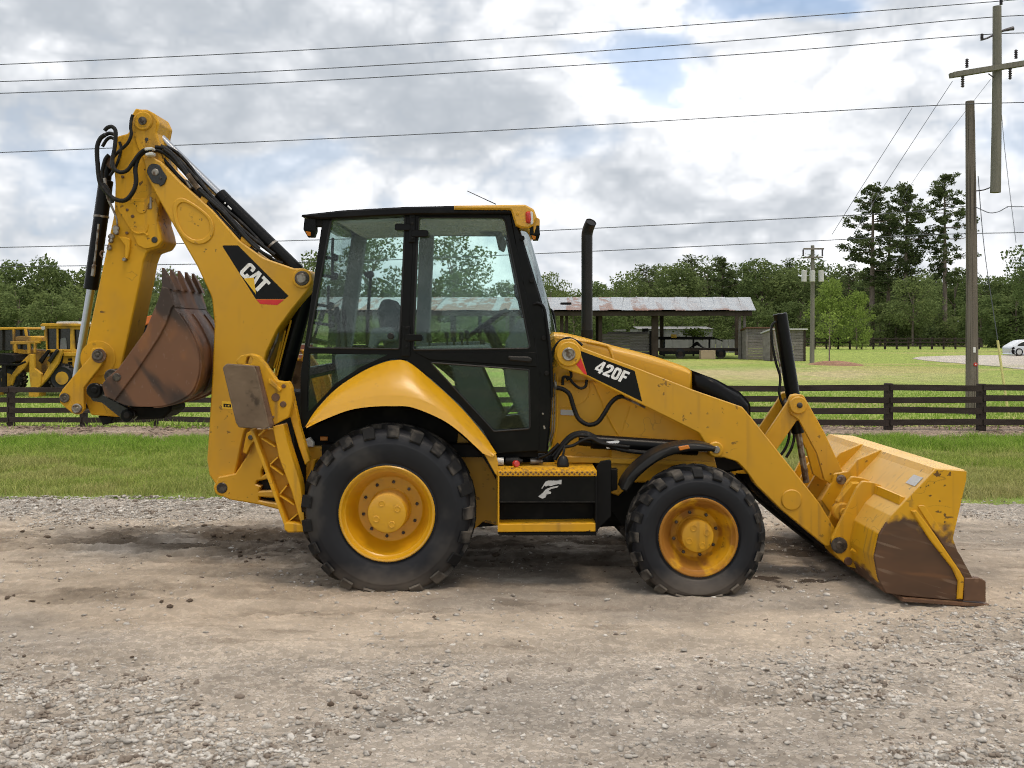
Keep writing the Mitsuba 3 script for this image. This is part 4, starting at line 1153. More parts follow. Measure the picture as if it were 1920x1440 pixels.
put('stop_block', cat(ycyl(1582, 961, 8.30, .075, .10, 24, .01), ycyl(1582, 961, 8.27, .035, .04, 16, .004, yref=8.30), prism([(1570, 940), (1598, 905), (1612, 905), (1600, 960), (1580, 980)], 8.33, 8.40, .01)), 'm_yellow_worn', BK)
put('stiffener', ptube([(1597, 1030), (1622, 1050), (1645, 1063)], 8.0, .014, 6, 2), 'm_yellow_worn', BK)

# --- digging arm: boom, stick, cylinders, hoses
BO0, BO1 = 8.75, 9.22
boom = fillet([(268, 298, 8), (280, 291, 8), (300, 302), (337, 340), (397, 393), (450, 452), (493, 483, 20), (550, 503), (566, 503, 10), (584, 510, 12), (587, 528, 12), (576, 546), (548, 580), (520, 618, 20), (500, 660), (492, 690), (472, 780), (457, 812),
               (441, 886), (436, 925, 14), (420, 932, 14), (404, 908), (392, 890, 10), (388, 862, 10), (391, 820), (398, 703), (402, 610, 40), (397, 558, 40), (370, 500), (317, 408), (290, 360), (275, 330)])
boom_key = part('boom', prism(boom, BO0, BO1, .010), 'm_yellow')
tear = spline([(336, 371), (324, 384), (327, 415), (341, 442), (363, 457), (386, 455), (400, 438), (398, 414), (383, 396), (354, 376)], 6, True)
tc = tear.mean(0)
part('boom_ring', prism([tuple(q) for q in tear], BO0 - .012, BO0 + .002, .006, holes=[[tuple(q) for q in tc + (tear - tc) * .80]]), 'm_yellow')
part('boom_boss', ycyl(567, 522, BO0 - .015, .082, .02, 32, .006, yref=BO0), 'm_yellow')
part('boom_boss_ring', ycyl(567, 522, BO0 - .022, .062, .02, 32, .006, yref=BO0), 'm_pin')
part('boom_boss_pin', ycyl(566, 522, BO0 - .030, .042, .02, 24, .006, yref=BO0), 'm_steel')
part('foot_boss', ycyl(418, 914, BO0 - .03, .068, .04, 28, .008, yref=BO0), 'm_yellow_worn')
part('foot_pin', ycyl(418, 914, BO0 - .036, .046, .02, 20, .006, yref=BO0), 'm_pin')
part('tip_plate', prism(fillet([(274, 322, 10), (280, 306, 10), (298, 308, 8), (306, 322), (313, 332, 6), (308, 345, 8), (300, 350, 4), (297, 345), (286, 343, 8)]), BO0 - .014, BO0 + .002, .004), 'm_grease')
part('tip_pin', ycyl(292, 323.5, BO0 - .024, .030, .02, 20, .005, yref=BO0), 'm_steel')
bolt(302, 334, BO0 - .014, .012, yref=BO0)
part('warning_label', prism([(416, 752), (436, 753), (436, 767), (416, 766)], BO0 - .002, BO0 + .001, 0), 'm_yellow_decal')
part('warning_text', prism([(419, 757), (433, 758), (433, 764), (419, 763)], BO0 - .0035, BO0, 0, holes=[[(422, 759), (424, 759), (424, 762), (422, 762)], [(427, 759), (430, 759.3), (430, 762), (427, 762)]]), 'm_black_decal')
# maker's decal on the boom
Yb = BO0 - .0022
cd = part('boom_decal', prism(fillet([(416, 460, 2), (446, 460, 2), (541, 555, 1), (534, 560.5), (479.5, 560.5)]), Yb, Yb + .0016, 0), 'm_black_decal', label='black boom decal with white CAT lettering and a yellow triangle')
part('boom_red_decal', prism([(480.2, 561.5), (533, 561.5), (520, 572), (488, 570)], Yb, Yb + .0016, 0), 'm_red_decal')
oc = fillet([(0, 0, .2), (.62, 0, .2), (.62, .36), (.40, .36), (.40, .22, .05), (.31, .16, .05), (.22, .22, .05), (.22, .78, .05), (.31, .84, .05), (.40, .78, .05), (.40, .64), (.62, .64), (.62, 1.0, .2), (0, 1.0, .2)], 5)
GC = (oc, [], .62)
GA = ([(0, 0), (.20, 0), (.24, .20), (.46, .20), (.50, 0), (.72, 0), (.50, 1.0), (.22, 1.0)], [[(.28, .38), (.42, .38), (.35, .76)]], .70)
GT = ([(.20, -.0), (.44, -.0), (.44, .80), (.64, .80), (.64, 1.0), (0, 1.0), (0, .80), (.20, .80)], [], .64)
lettering([GC, GA, GT], xz([(447.5, 511.5)], BO0)[0], (1, -1.0), 29.5 * BO0 / F, Yb - .0016, 'm_white_decal', cd, slant=.0, gap=-.03)
part('triangle_decal', prism([(457, 522), (476, 520.5), (480, 552)], Yb - .003, Yb - .001, 0), 'm_yellow_decal', cd)

S0, S1 = 8.82, 9.18
stick = fillet([(247, 215, 2), (254, 203, 3), (264, 205), (275, 205, 6), (290, 213, 8), (298, 230, 8), (294, 250, 8), (303, 282), (312, 320), (306, 360), (297, 388, 10), (296, 415, 10), (303, 437), (306, 452, 8), (298, 464, 8), (276, 471, 10), (269, 490, 10), (262, 530), (246, 605), (228, 685), (212, 712), (206, 735), (214, 765), (224, 782),
                (170, 778, 4), (152, 735), (150, 700), (163, 640), (197, 480), (214, 400), (216, 345), (212, 300), (218, 256, 6), (240, 250, 6), (246, 235)])
part('stick', prism(stick, S0, S1, .010), 'm_yellow_worn')
ro = fillet([(216, 384), (246, 372, 6), (290, 372), (297, 388, 6), (294, 415, 8), (301, 440), (303, 452, 8), (295, 462, 8), (272, 467, 8), (258, 460, 8), (245, 432), (225, 400)])
part('stick_plate', prism(ro, S0 - .016, S0 + .002, .005), 'm_yellow_worn')
part('stick_top_plate', prism(fillet([(250, 250), (249, 222, 8), (262, 207, 10), (282, 208, 10), (293, 224, 10), (291, 250, 8), (301, 282), (308, 305), (270, 300), (258, 276)]), S0 - .014, S0 + .002, .005), 'm_yellow_worn')
part('stick_pin_boss', ycyl(270, 228, S0 - .03, .078, .03, 32, .008, yref=S0), 'm_yellow_worn')
part('stick_pin', lathe([(0, .034), (.012, .034), (.014, .016), (.020, .012), (.020, .001)], [at(270, 228, S0)[0], S0 - .03, at(270, 228, S0)[2]], [0, -1, 0], 24), 'm_pin')
part('pin_hole', ycyl(276, 262, S0 - .016, .016, .02, 16, .002, yref=S0), 'm_grease')
for (px, py, r, mm) in ((267, 390, .026, 'm_grease'), (291, 450, .026, 'm_grease'), (240, 394, .012, 'm_wear_steel'), (250, 406, .014, 'm_wear_steel'), (231, 332, .012, 'm_wear_steel'), (239, 437, .012, 'm_wear_steel')):
    part('bolt_hole', ycyl(px, py, S0 - .022, r, .02, 16, .003, yref=S0), mm)
part('casting_ridge', ptube([(247, 428), (250, 434), (260, 438), (271, 437), (277, 442)], S0 - .016, .010, 8), 'm_yellow_worn')
part('casting_ridge', ptube([(277, 421), (276, 430), (272, 437)], S0 - .016, .008, 8), 'm_yellow_worn')
part('casting_ridge', cat(ycyl(267, 391, S0 - .024, .044, .01, 24, .004, yref=S0)), 'm_yellow_worn')
part('grease_block', cat(prism(fillet([(280, 368, 3), (284, 370, 3), (284, 392, 3), (279, 392, 3)]), S0 - .03, S0, .006)), 'm_steel')
part('stick_disc', ycyl(184, 672, S0 - .006, .148, .01, 48, .003, yref=S0), 'm_yellow_worn')
part('stick_hook', cat(prism(fillet([(222, 444), (235, 444, 6), (243, 448, 4), (243, 465), (239, 485), (234, 485), (234, 460), (230, 455, 3)]), S0 - .035, S0 - .005, .005)), 'm_yellow_worn')
part('hook_nut', ycyl(236, 487, S0 - .05, .016, .045, 12, .004, yref=S0), 'm_steel')
part('valve_fitting', cat(*[ycyl(px, py, S0 - .045, r, .04, 14, .006, yref=S0) for px, py, r in ((220, 429, .026), (220, 436, .022), (211, 444, .024), (210, 452, .018), (207, 462, .013), (207, 466, .018))]), 'm_steel')
part('stick_hose', ptube([(196, 334), (203, 372), (212, 393), (219, 412), (220, 428)], S0 - .03, [.013, .013, .009, .008, .008]), 'm_steel')

# cylinders of the digging arm
yc_ = 8.99
part('stick_cylinder', cat(cyl(at(412, 366, yc_), at(560, 510, yc_), .060, n=32, c=.008), cyl(at(410, 364, yc_), at(424, 378, yc_), .063, n=32, c=.008)), 'm_black')
part('stick_cylinder_band', cyl(at(508, 459.5, yc_), at(511, 462.5, yc_), .0625, n=32, c=.001), 'm_steel')
part('stick_rod', cyl(at(272, 230, yc_), at(416, 370, yc_), .036, n=24), 'm_chrome')
part('cylinder_mark', cat(ptube([(421, 380), (423, 382)], yc_ - .062, .008, 6, 0), ptube([(427, 386), (434, 393)], yc_ - .061, .008, 6, 0)), 'm_white_decal')
part('bucket_cylinder', cat(cyl(at(199, 338, yc_), at(170.5, 543, yc_), .060, n=32, c=.006), cyl(at(203, 310, yc_), at(199, 340, yc_), .04)), 'm_black')
part('bucket_cylinder_band', cyl(at(190, 404, yc_), at(189.6, 408, yc_), .064, n=32, c=.001), 'm_steel')
part('bucket_line', cat(ptube([(185, 420), (180, 470), (176, 500)], yc_ - .075, .010, 8, 2), cyl(at(176.5, 496, yc_ - .075), at(174, 518, yc_ - .075), .017)), 'm_steel')
part('bucket_rod', cyl(at(171, 540, yc_), at(143, 712, yc_), .034, n=24), 'm_chrome')
part('tie_loop', ptube([(193, 484), (188, 477), (191, 471), (196, 473)], 8.82, .007, 6), 'm_wear_steel')
# links by the digging bucket
link = fillet([(170, 668, 6), (172, 652, 6), (190, 652, 8), (197, 665, 8), (192, 682), (157, 727), (157, 768, 8), (148, 779, 8), (134, 774, 8), (113, 756, 6), (110, 742, 8), (117, 730), (135, 708)])
for (y0, y1) in ((8.70, 8.75), (9.25, 9.30)):
    part('guide_link', prism(link, y0, y1, .006, yref=8.70), 'm_yellow_worn')
for (px, py, r, mm) in ((184, 666, .044, 'm_pin'), (122, 746, .040, 'm_pin'), (145, 766, .042, 'm_steel')):
    q = at(px, py, 8.70)
    part('link_pin', lathe([(0, r), (.016, r), (.020, r * .8), (.016, r * .55), (.016, r * .4), (.020, r * .3), (.020, .001)], [q[0], 8.70, q[2]], [0, -1, 0], 20), mm)
    part('link_shaft', cyl([q[0], 8.75, q[2]], [q[0], 9.25, q[2]], r * .7), 'm_pin')
part('link_collar', ycyl(186, 667, 8.692, .060, .008, 28, .003, yref=8.70), 'm_wear_steel')
part('power_link', prism(fillet([(163, 733, 8), (168, 721, 8), (190, 720, 8), (196, 733), (195, 741), (228, 758), (252, 772, 8), (254, 786, 8), (238, 789, 8), (222, 781), (190, 755, 6), (172, 752, 8)]), 8.62, 8.69, .008), 'm_grease')
for px_, py_, r_ in ((178, 732, .062), (239, 779, .052)):
    part('power_link_boss', ycyl(px_, py_, 8.59, r_, .05, 28, .008, yref=8.62), 'm_black')
    part('power_link_pin', ycyl(px_ + 2, py_ - 1, 8.575, .028, .05, 20, .008, yref=8.62), 'm_black_matte')
part('dark_link', prism(fillet([(236, 760, 6), (300, 760, 10), (318, 752, 8), (322, 770, 10), (305, 785, 10), (250, 788, 8)]), 8.80, 9.2, .02), 'm_black_matte')
part('lower_bracket', prism([(183, 780), (214, 780), (208, 794), (192, 797)], 8.85, 9.1, .01), 'm_black_matte')

# digging bucket
DB = numbered(B + '__digging_bucket')
labels[DB] = {'label': 'rusty brown toothed digging bucket'}
E0, E1 = 8.55, 9.45
prof = spline([(316, 541), (325, 574), (345, 602), (361, 631), (371, 657), (374, 688), (369, 715), (357, 738), (330, 754), (305, 761), (279, 763), (240, 761), (215, 751)], 4)
pin_ = prof.mean(0)
inn = prof + (np.array([275, 668]) - prof) * .045
put('shell', prism([tuple(q) for q in np.vstack([prof, inn[::-1]])], E0 + .01, E1 - .01, 0, yref=E0), 'm_rust', DB, smooth=40)
sp = [tuple(q) for q in spline([(325, 574), (345, 602), (361, 631), (371, 657), (374, 688), (369, 715), (357, 738), (330, 754), (305, 761), (279, 763), (240, 761), (215, 751)], 4)] + [(196, 741), (193, 718), (200, 711), (220, 693), (273, 622), (298, 558), (304, 538), (316, 541)]
put('side_plate', prism(sp, E0, E0 + .025, .004), 'm_rust', DB)
put('side_plate', prism(sp, E1 - .025, E1, .004, yref=E0), 'm_rust', DB)
sc_ = fillet([(303, 537), (315, 540), (326, 572), (321, 578), (312, 605, 6), (298, 632), (256, 696), (215, 751), (196, 742, 4), (191, 722, 6), (200, 709), (222, 691), (272, 621, 10), (297, 560)])
put('side_cutter', prism(sc_, E0 - .022, E0 - .001, .005), 'm_rust', DB)
put('side_cutter', prism(sc_, E1 + .001, E1 + .022, .005, yref=E0), 'm_rust', DB)
put('side_bolt', ycyl(221, 707, E0 - .034, .034, .02, 20, .006, yref=E0), 'm_pin', DB)
put('ear_pin', ycyl(205, 706, E0 + .04, .06, .3, 24, .006, yref=E0), 'm_pin', DB)
lip = [(303, 538), (316, 540), (327, 575), (323, 577), (310, 545)]
put('cutting_lip', prism([(312, 541), (317, 540), (328, 576), (322, 577)], E0 + .0, E1 - .0, .003, yref=E0), 'm_rust', DB)
for (a, b) in ((.02, .12), (.40, .50), (.78, .88)):
    o = prof + (prof - np.array([275, 668])) * .028
    put('wear_strap', prism([tuple(q) for q in np.vstack([o[6:40], prof[6:40][::-1]])], E0 + a * .9, E0 + b * .9, 0, yref=E0), 'm_rust', DB, smooth=40)
for k in range(5):
    y0 = E0 + .015 + k * .2
    q = [np.array(p) for p in xz([(301, 502), (304, 502), (313, 518), (320, 533), (325, 543), (314, 541), (303, 540), (302, 522)], E0)]
    w = [.018, .018, .030, .036, .038, .040, .036, .030]
    vs = [[p[0], y0 + .035 - ww, p[1]] for p, ww in zip(q, w)] + [[p[0], y0 + .035 + ww, p[1]] for p, ww in zip(q, w)]
    n = len(q)
    i = np.arange(n)
    j = (i + 1) % n
    tri = mapbox_earcut.triangulate_float64(np.array(q), np.array([n], np.uint32)).reshape(-1, 3).astype(int)
    fs = np.vstack([np.stack([i, j, j + n], 1), np.stack([i, j + n, i + n], 1), tri, tri[:, ::-1] + n])
    put('tooth', TM(vs, fs), 'm_rust', DB, smooth=False)

# hoses of the digging arm
for pts, yv, r in (([(197, 253), (188, 260), (182, 277), (183, 307), (186, 336), (192, 350), (211, 371), (233, 376), (248, 362), (255, 342), (254, 314), (262, 292), (277, 282)], 8.72, .0185),
                   ([(196, 245), (202, 239), (211, 238), (217, 248), (215, 277), (211, 299), (214, 316), (226, 323), (239, 319), (250, 304), (261, 289), (272, 281), (284, 281)], 8.70, .0165),
                   ([(249, 215), (246, 226), (245, 240), (246, 253), (239, 269), (225, 282), (214, 293), (209, 306), (212, 316)], 8.76, .0135),
                   ([(192, 275), (200, 262), (208, 258), (216, 262)], 8.80, .014), ([(197, 253), (205, 250), (214, 252)], 8.80, .016),
                   ([(193, 340), (192, 322), (197, 300), (204, 290)], 8.84, .016), ([(224, 266), (227, 278), (222, 300), (214, 318), (206, 330)], 8.80, .012),
                   ([(194, 345), (204, 358), (211, 380)], 8.74, .016),
                   ([(284, 281), (300, 283), (316, 293), (334, 310), (352, 330), (378, 364), (400, 393), (420, 416), (446, 442), (466, 462), (482, 474)], 8.80, .0165),
                   ([(282, 288), (298, 291), (318, 312), (340, 336), (362, 354), (384, 380), (410, 408), (440, 438), (456, 454)], 8.84, .0165),
                   ([(284, 279), (304, 281), (322, 292), (345, 318), (362, 345), (385, 372), (412, 396), (430, 418), (450, 440), (470, 452)], 9.0, .0165),
                   ([(304, 300), (330, 330), (350, 352), (375, 378), (398, 402), (425, 428)], 8.95, .014),
                   ([(470, 455), (490, 472), (512, 487), (530, 494)], 8.9, .014)):
    part('arm_hose', ptube(pts, yv, r), 'm_hose')
hb = np.array([(288, 279), (304, 283), (322, 296), (345, 322), (366, 349), (390, 376), (416, 402), (438, 424), (460, 446), (484, 468), (508, 485)], float)
for j, (o_, yv, r) in enumerate(((4.5, 8.80, .0165), (8.5, 8.86, .0165), (13, 8.92, .0150), (2.0, 8.78, .012))):
    wv = np.array([(o_ + 2.2 * math.sin(1.3 * i + 2.1 * j)) for i in range(len(hb))])[:, None] * np.array([.72, -.70])
    part('arm_hose', ptube([tuple(q) for q in hb + wv][(0 if j < 2 else 1):(11 if j % 2 else 10)], yv, r), 'm_hose')
part('hose_wrap', ptube([(352, 327), (362, 341), (372, 354)], 8.78, .022, 8), 'm_pad')
part('hose_clamp', cat(prism(fillet([(270, 277, 2), (285, 275, 2), (286, 280, 2), (271, 282, 2)]), 8.67, 8.75, .006), prism(fillet([(272, 287, 2), (286, 284, 2), (286, 291, 2), (272, 292, 2)]), 8.67, 8.75, .006)), 'm_clear_lens')
part('hose_clamp', prism(fillet([(342, 334, 3), (352, 338, 3), (362, 352, 3), (356, 356, 3)]), 8.80, 8.9, .008), 'm_steel')
part('hose_bracket', prism(fillet([(452, 443, 2), (462, 447, 2), (474, 458, 2), (468, 464, 2), (450, 452, 2)]), 8.78, 8.9, .006), 'm_yellow_worn')
part('hose_bracket', prism(fillet([(378, 367, 2), (392, 375, 2), (386, 383, 2), (374, 374, 2)]), 8.78, 8.9, .006), 'm_yellow_worn')
part('hose_bracket', prism(fillet([(196, 306, 3), (204, 290, 3), (214, 296, 3), (212, 312, 3), (206, 318, 3)]), 8.86, 8.96, .006), 'm_wear_steel')

# --- swing frame, boom lift cylinder, rear frame
swing = fillet([(408, 895, 4), (441, 888), (469, 846), (478, 810), (500, 808), (515, 850), (528, 905), (540, 960), (484, 946), (430, 937), (412, 928, 10), (403, 914, 10)])
part('swing_frame', prism(swing, 8.72, 9.25, .010, holes=[[(497, 866), (505, 884), (491, 893), (490, 884)], [(482, 902), (500, 899), (517, 903), (521, 920), (486, 921), (489, 912), (480, 908)], [(486, 932), (524, 934), (527, 945), (500, 941), (486, 938)]]), 'm_yellow')
part('swing_core', prism([(470, 850), (520, 850), (535, 948), (490, 946)], 8.80, 9.17, .006), 'm_black_matte')
part('swing_lug', prism(fillet([(455, 848), (462, 812, 3), (478, 804, 6), (478, 825), (470, 835), (462, 852)]), 8.66, 8.72, .005), 'm_yellow_worn')
part('swing_bolt', ycyl(470, 820, 8.645, .020, .02, 12, .004, yref=8.66), 'm_pin')
part('boom_cylinder', cat(cyl(at(574, 545, 9.05), at(523, 735, 9.05), .080, n=32, c=.008), cyl(at(523, 735, 9.05), at(508, 800, 9.05), .05)), 'm_black')
part('boom_cylinder_band', cyl(at(543, 657, 9.05), at(541.5, 662, 9.05), .084, n=32, c=.001), 'm_black_matte')
part('frame_line', ptube([(522, 610), (518, 635), (508, 660), (498, 685)], 8.86, .016), 'm_steel')
for pts in ([(535, 620), (528, 650), (518, 690), (512, 720)], [(526, 640), (520, 668), (513, 690)], [(546, 600), (530, 660), (519, 705)]):
    part('frame_line', ptube(pts, 8.92, .008), 'm_yellow_worn')
for pts in ([(560, 560), (540, 590), (520, 630), (505, 680)], [(566, 560), (545, 600), (525, 640), (512, 690)], [(500, 660), (496, 700), (500, 740)], [(572, 556), (552, 610), (530, 670), (515, 730)]):
    part('frame_hose', ptube(pts, 9.25, .022), 'm_hose')
part('rear_frame', cat(prism([(520, 735), (565, 735), (585, 800), (590, 890), (560, 930), (530, 930), (512, 820)], 8.75, 9.25, .01), prism([(548, 800), (572, 802), (572, 985), (560, 960)], 8.3, 8.5, .006)), 'm_black_matte')
part('rear_panel', prism([(572, 838), (640, 838), (640, 870), (585, 870), (576, 930), (572, 930)], 8.35, 8.45, .004), 'm_yellow')
part('rear_panel', prism([(586, 862), (592, 862), (575, 935), (570, 935)], 8.25, 8.35, .003), 'm_yellow_worn')
part('tail_lamp', prism(fillet([(572, 824, 2), (580, 820, 2), (588, 830, 2), (588, 838, 2), (574, 838, 2)]), 8.30, 8.36, .006), 'm_clear_lens')
part('side_marker', prism([(600, 819), (614, 819), (614, 826), (600, 826)], 8.40, 8.43, .002), 'm_amber')

# --- stabiliser with its flip pad (near and far)
for s, dy in enumerate((0.0, 1.97)):
    SB = numbered(B + '__stabilizer')
    kw = dict(yref=8.02)
    sy_ = (lambda a, b: (a, b)) if s == 0 else (lambda a, b: (18.05 - b, 18.05 - a))

    def pr(pts, a, b, c=.005, holes=(), nm='x', m='m_yellow_worn', yref=None):
        y0, y1 = sy_(a, b)
        put(nm, prism(pts, y0, y1, c, holes, yref=yref or a), m, SB)
    pr(fillet([(442, 676, 3), (452, 666, 6), (470, 663, 8), (484, 668, 8), (496, 682), (518, 714, 4), (530, 716, 4), (540, 715, 4), (546, 728, 4), (548, 752), (541, 783, 5), (511, 798), (485, 694), (446, 686)]), 8.02, 8.12, .006,
       [fillet([(459, 682), (463, 669, 4), (471, 668, 4), (474, 676, 3), (470, 684, 3)])], 'pad_bracket')
    pr(fillet([(417, 690, 4), (424, 682, 5), (476, 686, 3), (482, 700), (505, 800), (498, 804), (448, 802, 5), (442, 793, 4)]), 7.955, 8.01, .007, (), 'flip_pad', 'm_pad')
    pr(fillet([(478, 686), (484, 687), (512, 797), (508, 803), (504, 800)]), 7.965, 8.015, .004, (), 'pad_backing', 'm_wear_steel')
    pr(fillet([(529, 716, 4), (541, 716, 5), (546, 727), (562, 800), (581, 864), (572, 872), (560, 838), (546, 790), (540, 760)]), 8.13, 8.21, .006, (), 'guide_arm', 'm_yellow')
    pr([(503, 711), (507, 710), (527, 730), (524, 735), (502, 717)], 7.99, 8.03, .004, (), 'latch_rod')
    for px, py, r in ((532, 724, .016), (517, 745, .032), (531, 758, .024), (512, 782, .010)):
        q = at(px, py, 8.02)
        y0 = sy_(8.012, 8.02)[0]
        put('bracket_bolt', cyl([q[0], y0, q[2]], [q[0], y0 + .012, q[2]], r, n=16, c=.003), 'm_wear_steel', SB)
    pr([(470, 805), (516, 805), (566, 985), (536, 985)], 8.14, 8.16, .003, (), 'leg_web', 'm_yellow')
    pr([(468, 806), (474, 806), (539, 984), (533, 986)], 8.02, 8.15, .004, (), 'leg_flange', 'm_yellow')
    pr(fillet([(511, 800), (531, 795, 3), (541, 835), (562, 902), (569, 945), (572, 997), (562, 975), (547, 922), (523, 858)]), 8.02, 8.17, .005, (), 'leg_flange', 'm_yellow')
    for a, b in (((484, 817), (496, 806)), ((490, 822), (516, 838)), ((506, 871), (521, 857)), ((506, 873), (531, 891)), ((524, 927), (537, 911)), ((524, 929), (552, 947)), ((537, 981), (558, 963))):
        q0, q1 = at(a[0], a[1], 8.04), at(b[0], b[1], 8.04)
        yv = 8.09 if s == 0 else 18.05 - 8.09
        q0[1] = q1[1] = yv
        put('leg_rib', rotbar(q0, q1, .10, .010, .002, up=(0, .001, 1)), 'm_yellow', SB)
    pr(fillet([(532, 982, 3), (540, 979), (570, 984), (573, 998, 2), (540, 999, 3), (533, 994, 3)]), 8.0, 8.18, .010, (), 'leg_foot', 'm_yellow_worn')

# --- clutter lying on the step
zt = at(0, 883, 7.95)[2] + .0035
q = at(936, 0, 8.18)


def lying(px, Y, r, L, m, name, label, cat_, ang=0.0, z=None):
    x = (px - 960) * Y / F
    d = np.array([math.cos(ang), math.sin(ang), 0])
    return d, x, (zt if z is None else z) + r


k = thing('drink_can', 'small pale metal can lying on the yellow step under the cab door', 'can')
x = at(931.5, 0, 8.25)[0]
put('can_body', lathe([(0, .028), (.004, .032), (.05, .032), (.054, .028)], [x, 8.25, zt + .033], [1, .1, 0], 20), 'm_clear_lens', k)
k = thing('oil_bottle', 'dark plastic bottle with a red cap lying on the yellow step', 'bottle')
x = at(948, 0, 8.25)[0]
put('bottle_body', lathe([(0, .026), (.006, .034), (.10, .034), (.12, .018), (.135, .014)], [x, 8.27, zt + .035], [1, -.15, 0], 20), 'm_plastic', k)
put('cap', lathe([(0, .026), (.004, .027), (.03, .025), (.034, .02)], [at(966, 0, 8.15)[0], 8.13, zt + .028], [.5, -1, .1], 18), 'm_red_lens', k)
k = thing('sensor_plug', 'grey metal cylinder lying on the step beside the red capped bottle', 'metal cylinder')
x = at(994, 0, 8.3)[0]
put('plug_body', lathe([(0, .020), (.003, .024), (.07, .024), (.075, .018), (.10, .016)], [x, 8.3, zt + .026], [1, .05, 0], 18), 'm_steel', k)
k = thing('rubber_boot', 'round black rubber boot standing on the step below the hoses', 'rubber boot')
x = at(1055.5, 0, 8.2)[0]
put('boot_bell', lathe([(0, .045), (.006, .047), (.02, .047), (.05, .042), (.075, .028), (.085, .012), (.085, .001)], [x, 8.2, zt], [0, 0, 1], 24), 'm_plastic', k)
put('boot_stem', tube([[x, 8.2, zt + .08], [x + .01, 8.21, zt + .13], [x + .02, 8.25, zt + .16]], .009, 8, 4), 'm_hose', k)

# ------------------------------------------------------------------ trees
def c_leaf(p, n, uv):
    a = noise(p.x * .16 + 3, p.y * .07, 2)
    c = mix((.118, .164, .062), (.180, .230, .088), a)
    c = mix(c, (.225, .275, .095), smoothstep(.55, .85, fbm(p.x * .5, p.z * .5, p.y * .3, 3)) * .75)
    return c * (.65 + .7 * noise(p.x * 5, p.y * 5, p.z * 5))


def leaf(key, fn):
    scene[key] = {'type': 'principledthin', 'base_color': mikit.proc(fn), 'roughness': .7, 'diff_trans': .7, 'spec_trans': 0.0}
    return key


leaf('m_leaf', c_leaf)
leaf('m_leaf_bright', lambda p, n, uv: mix((.19, .27, .06), (.29, .38, .10), fbm(p.x * .7, p.z * .7, p.y * .3, 3)) * (.6 + .8 * noise(p.x * 5, p.y * 5, p.z * 5)))
leaf('m_needle', lambda p, n, uv: mix((.075, .105, .045), (.14, .175, .072), fbm(p.x * .9, p.z * .9, p.y * .4, 3)) * (.6 + .8 * noise(p.x * 5, p.y * 5, p.z * 5)))
mat('m_bark', lambda p, n, uv: mix((.12, .095, .08), (.24, .20, .17), fbm(p.x * 4, p.y * 4, p.z * 1.2, 3)), .9, spec=.1)


def quads(c, s, rng, flat=0.0):
    """Leaf clumps: bent quads of random direction at the points c, of size s."""
    n = len(c)
    a = rng.normal(size=(n, 3))
    a[:, 2] *= 1 - flat
    a /= np.linalg.norm(a, axis=1, keepdims=True)
    b = np.cross(a, rng.normal(size=(n, 3)))
    b /= np.linalg.norm(b, axis=1, keepdims=True)
    d = np.cross(a, b)
    s = s[:, None] * rng.uniform(.6, 1.3, (n, 1))
    v = np.stack([c - a * s, c + b * s * .55 + d * s * .15, c + a * s, c - b * s * .55 + d * s * .15], 1).reshape(-1, 3)
    k = (np.arange(n) * 4)[:, None]
    return v, np.concatenate([k + [0, 1, 2], k + [0, 2, 3]])


def broadleaf(seed, n=4200, h=10.0, spread=3.3, low=.12, size=.20, gap=.0):
    rng = np.random.default_rng(seed)
    nb = 34
    t = rng.uniform(low, .97, nb)
    shape = np.sin(np.pi * np.clip((t - low + .10) / (1.12 - low), 0, 1)) ** .7
    ang = rng.uniform(0, 2 * np.pi, nb)
    rad = spread * shape * np.sqrt(rng.uniform(.10, 1, nb)) * .85
    cen = np.column_stack([rad * np.cos(ang), rad * np.sin(ang), t * h])
    rr = rng.uniform(.62, 1.35, nb) * spread * .34
    pick = rng.choice(nb, n, p=rr ** 2 / (rr ** 2).sum())
    u = rng.normal(size=(n, 3))
    u /= np.linalg.norm(u, axis=1, keepdims=True)
    u[:, 2] *= .75
    q = cen[pick] + u * (rr[pick] * rng.uniform(.45, 1.08, n) ** (.5))[:, None]
    q += rng.normal(0, .07, q.shape)
    q[:, 2] = np.maximum(q[:, 2], .15)
    crown = TM(*quads(q, np.full(n, size), rng))
    limbs = [tube([[0, 0, -.2], [.06, .03, h * .25], [-.05, .05, h * .5], [.04, 0, h * .82]], [.20, .15, .11, .03], 8, 3)]
    for k in range(10):
        c = cen[k]
        z0 = max(.12 * h, min(c[2] * .7, .6 * h))
        limbs.append(tube([[0, 0, z0], [c[0] * .5, c[1] * .5, (z0 + c[2]) / 2 + .2], c], [.07, .045, .015], 5, 2))
    return crown, cat(*limbs)


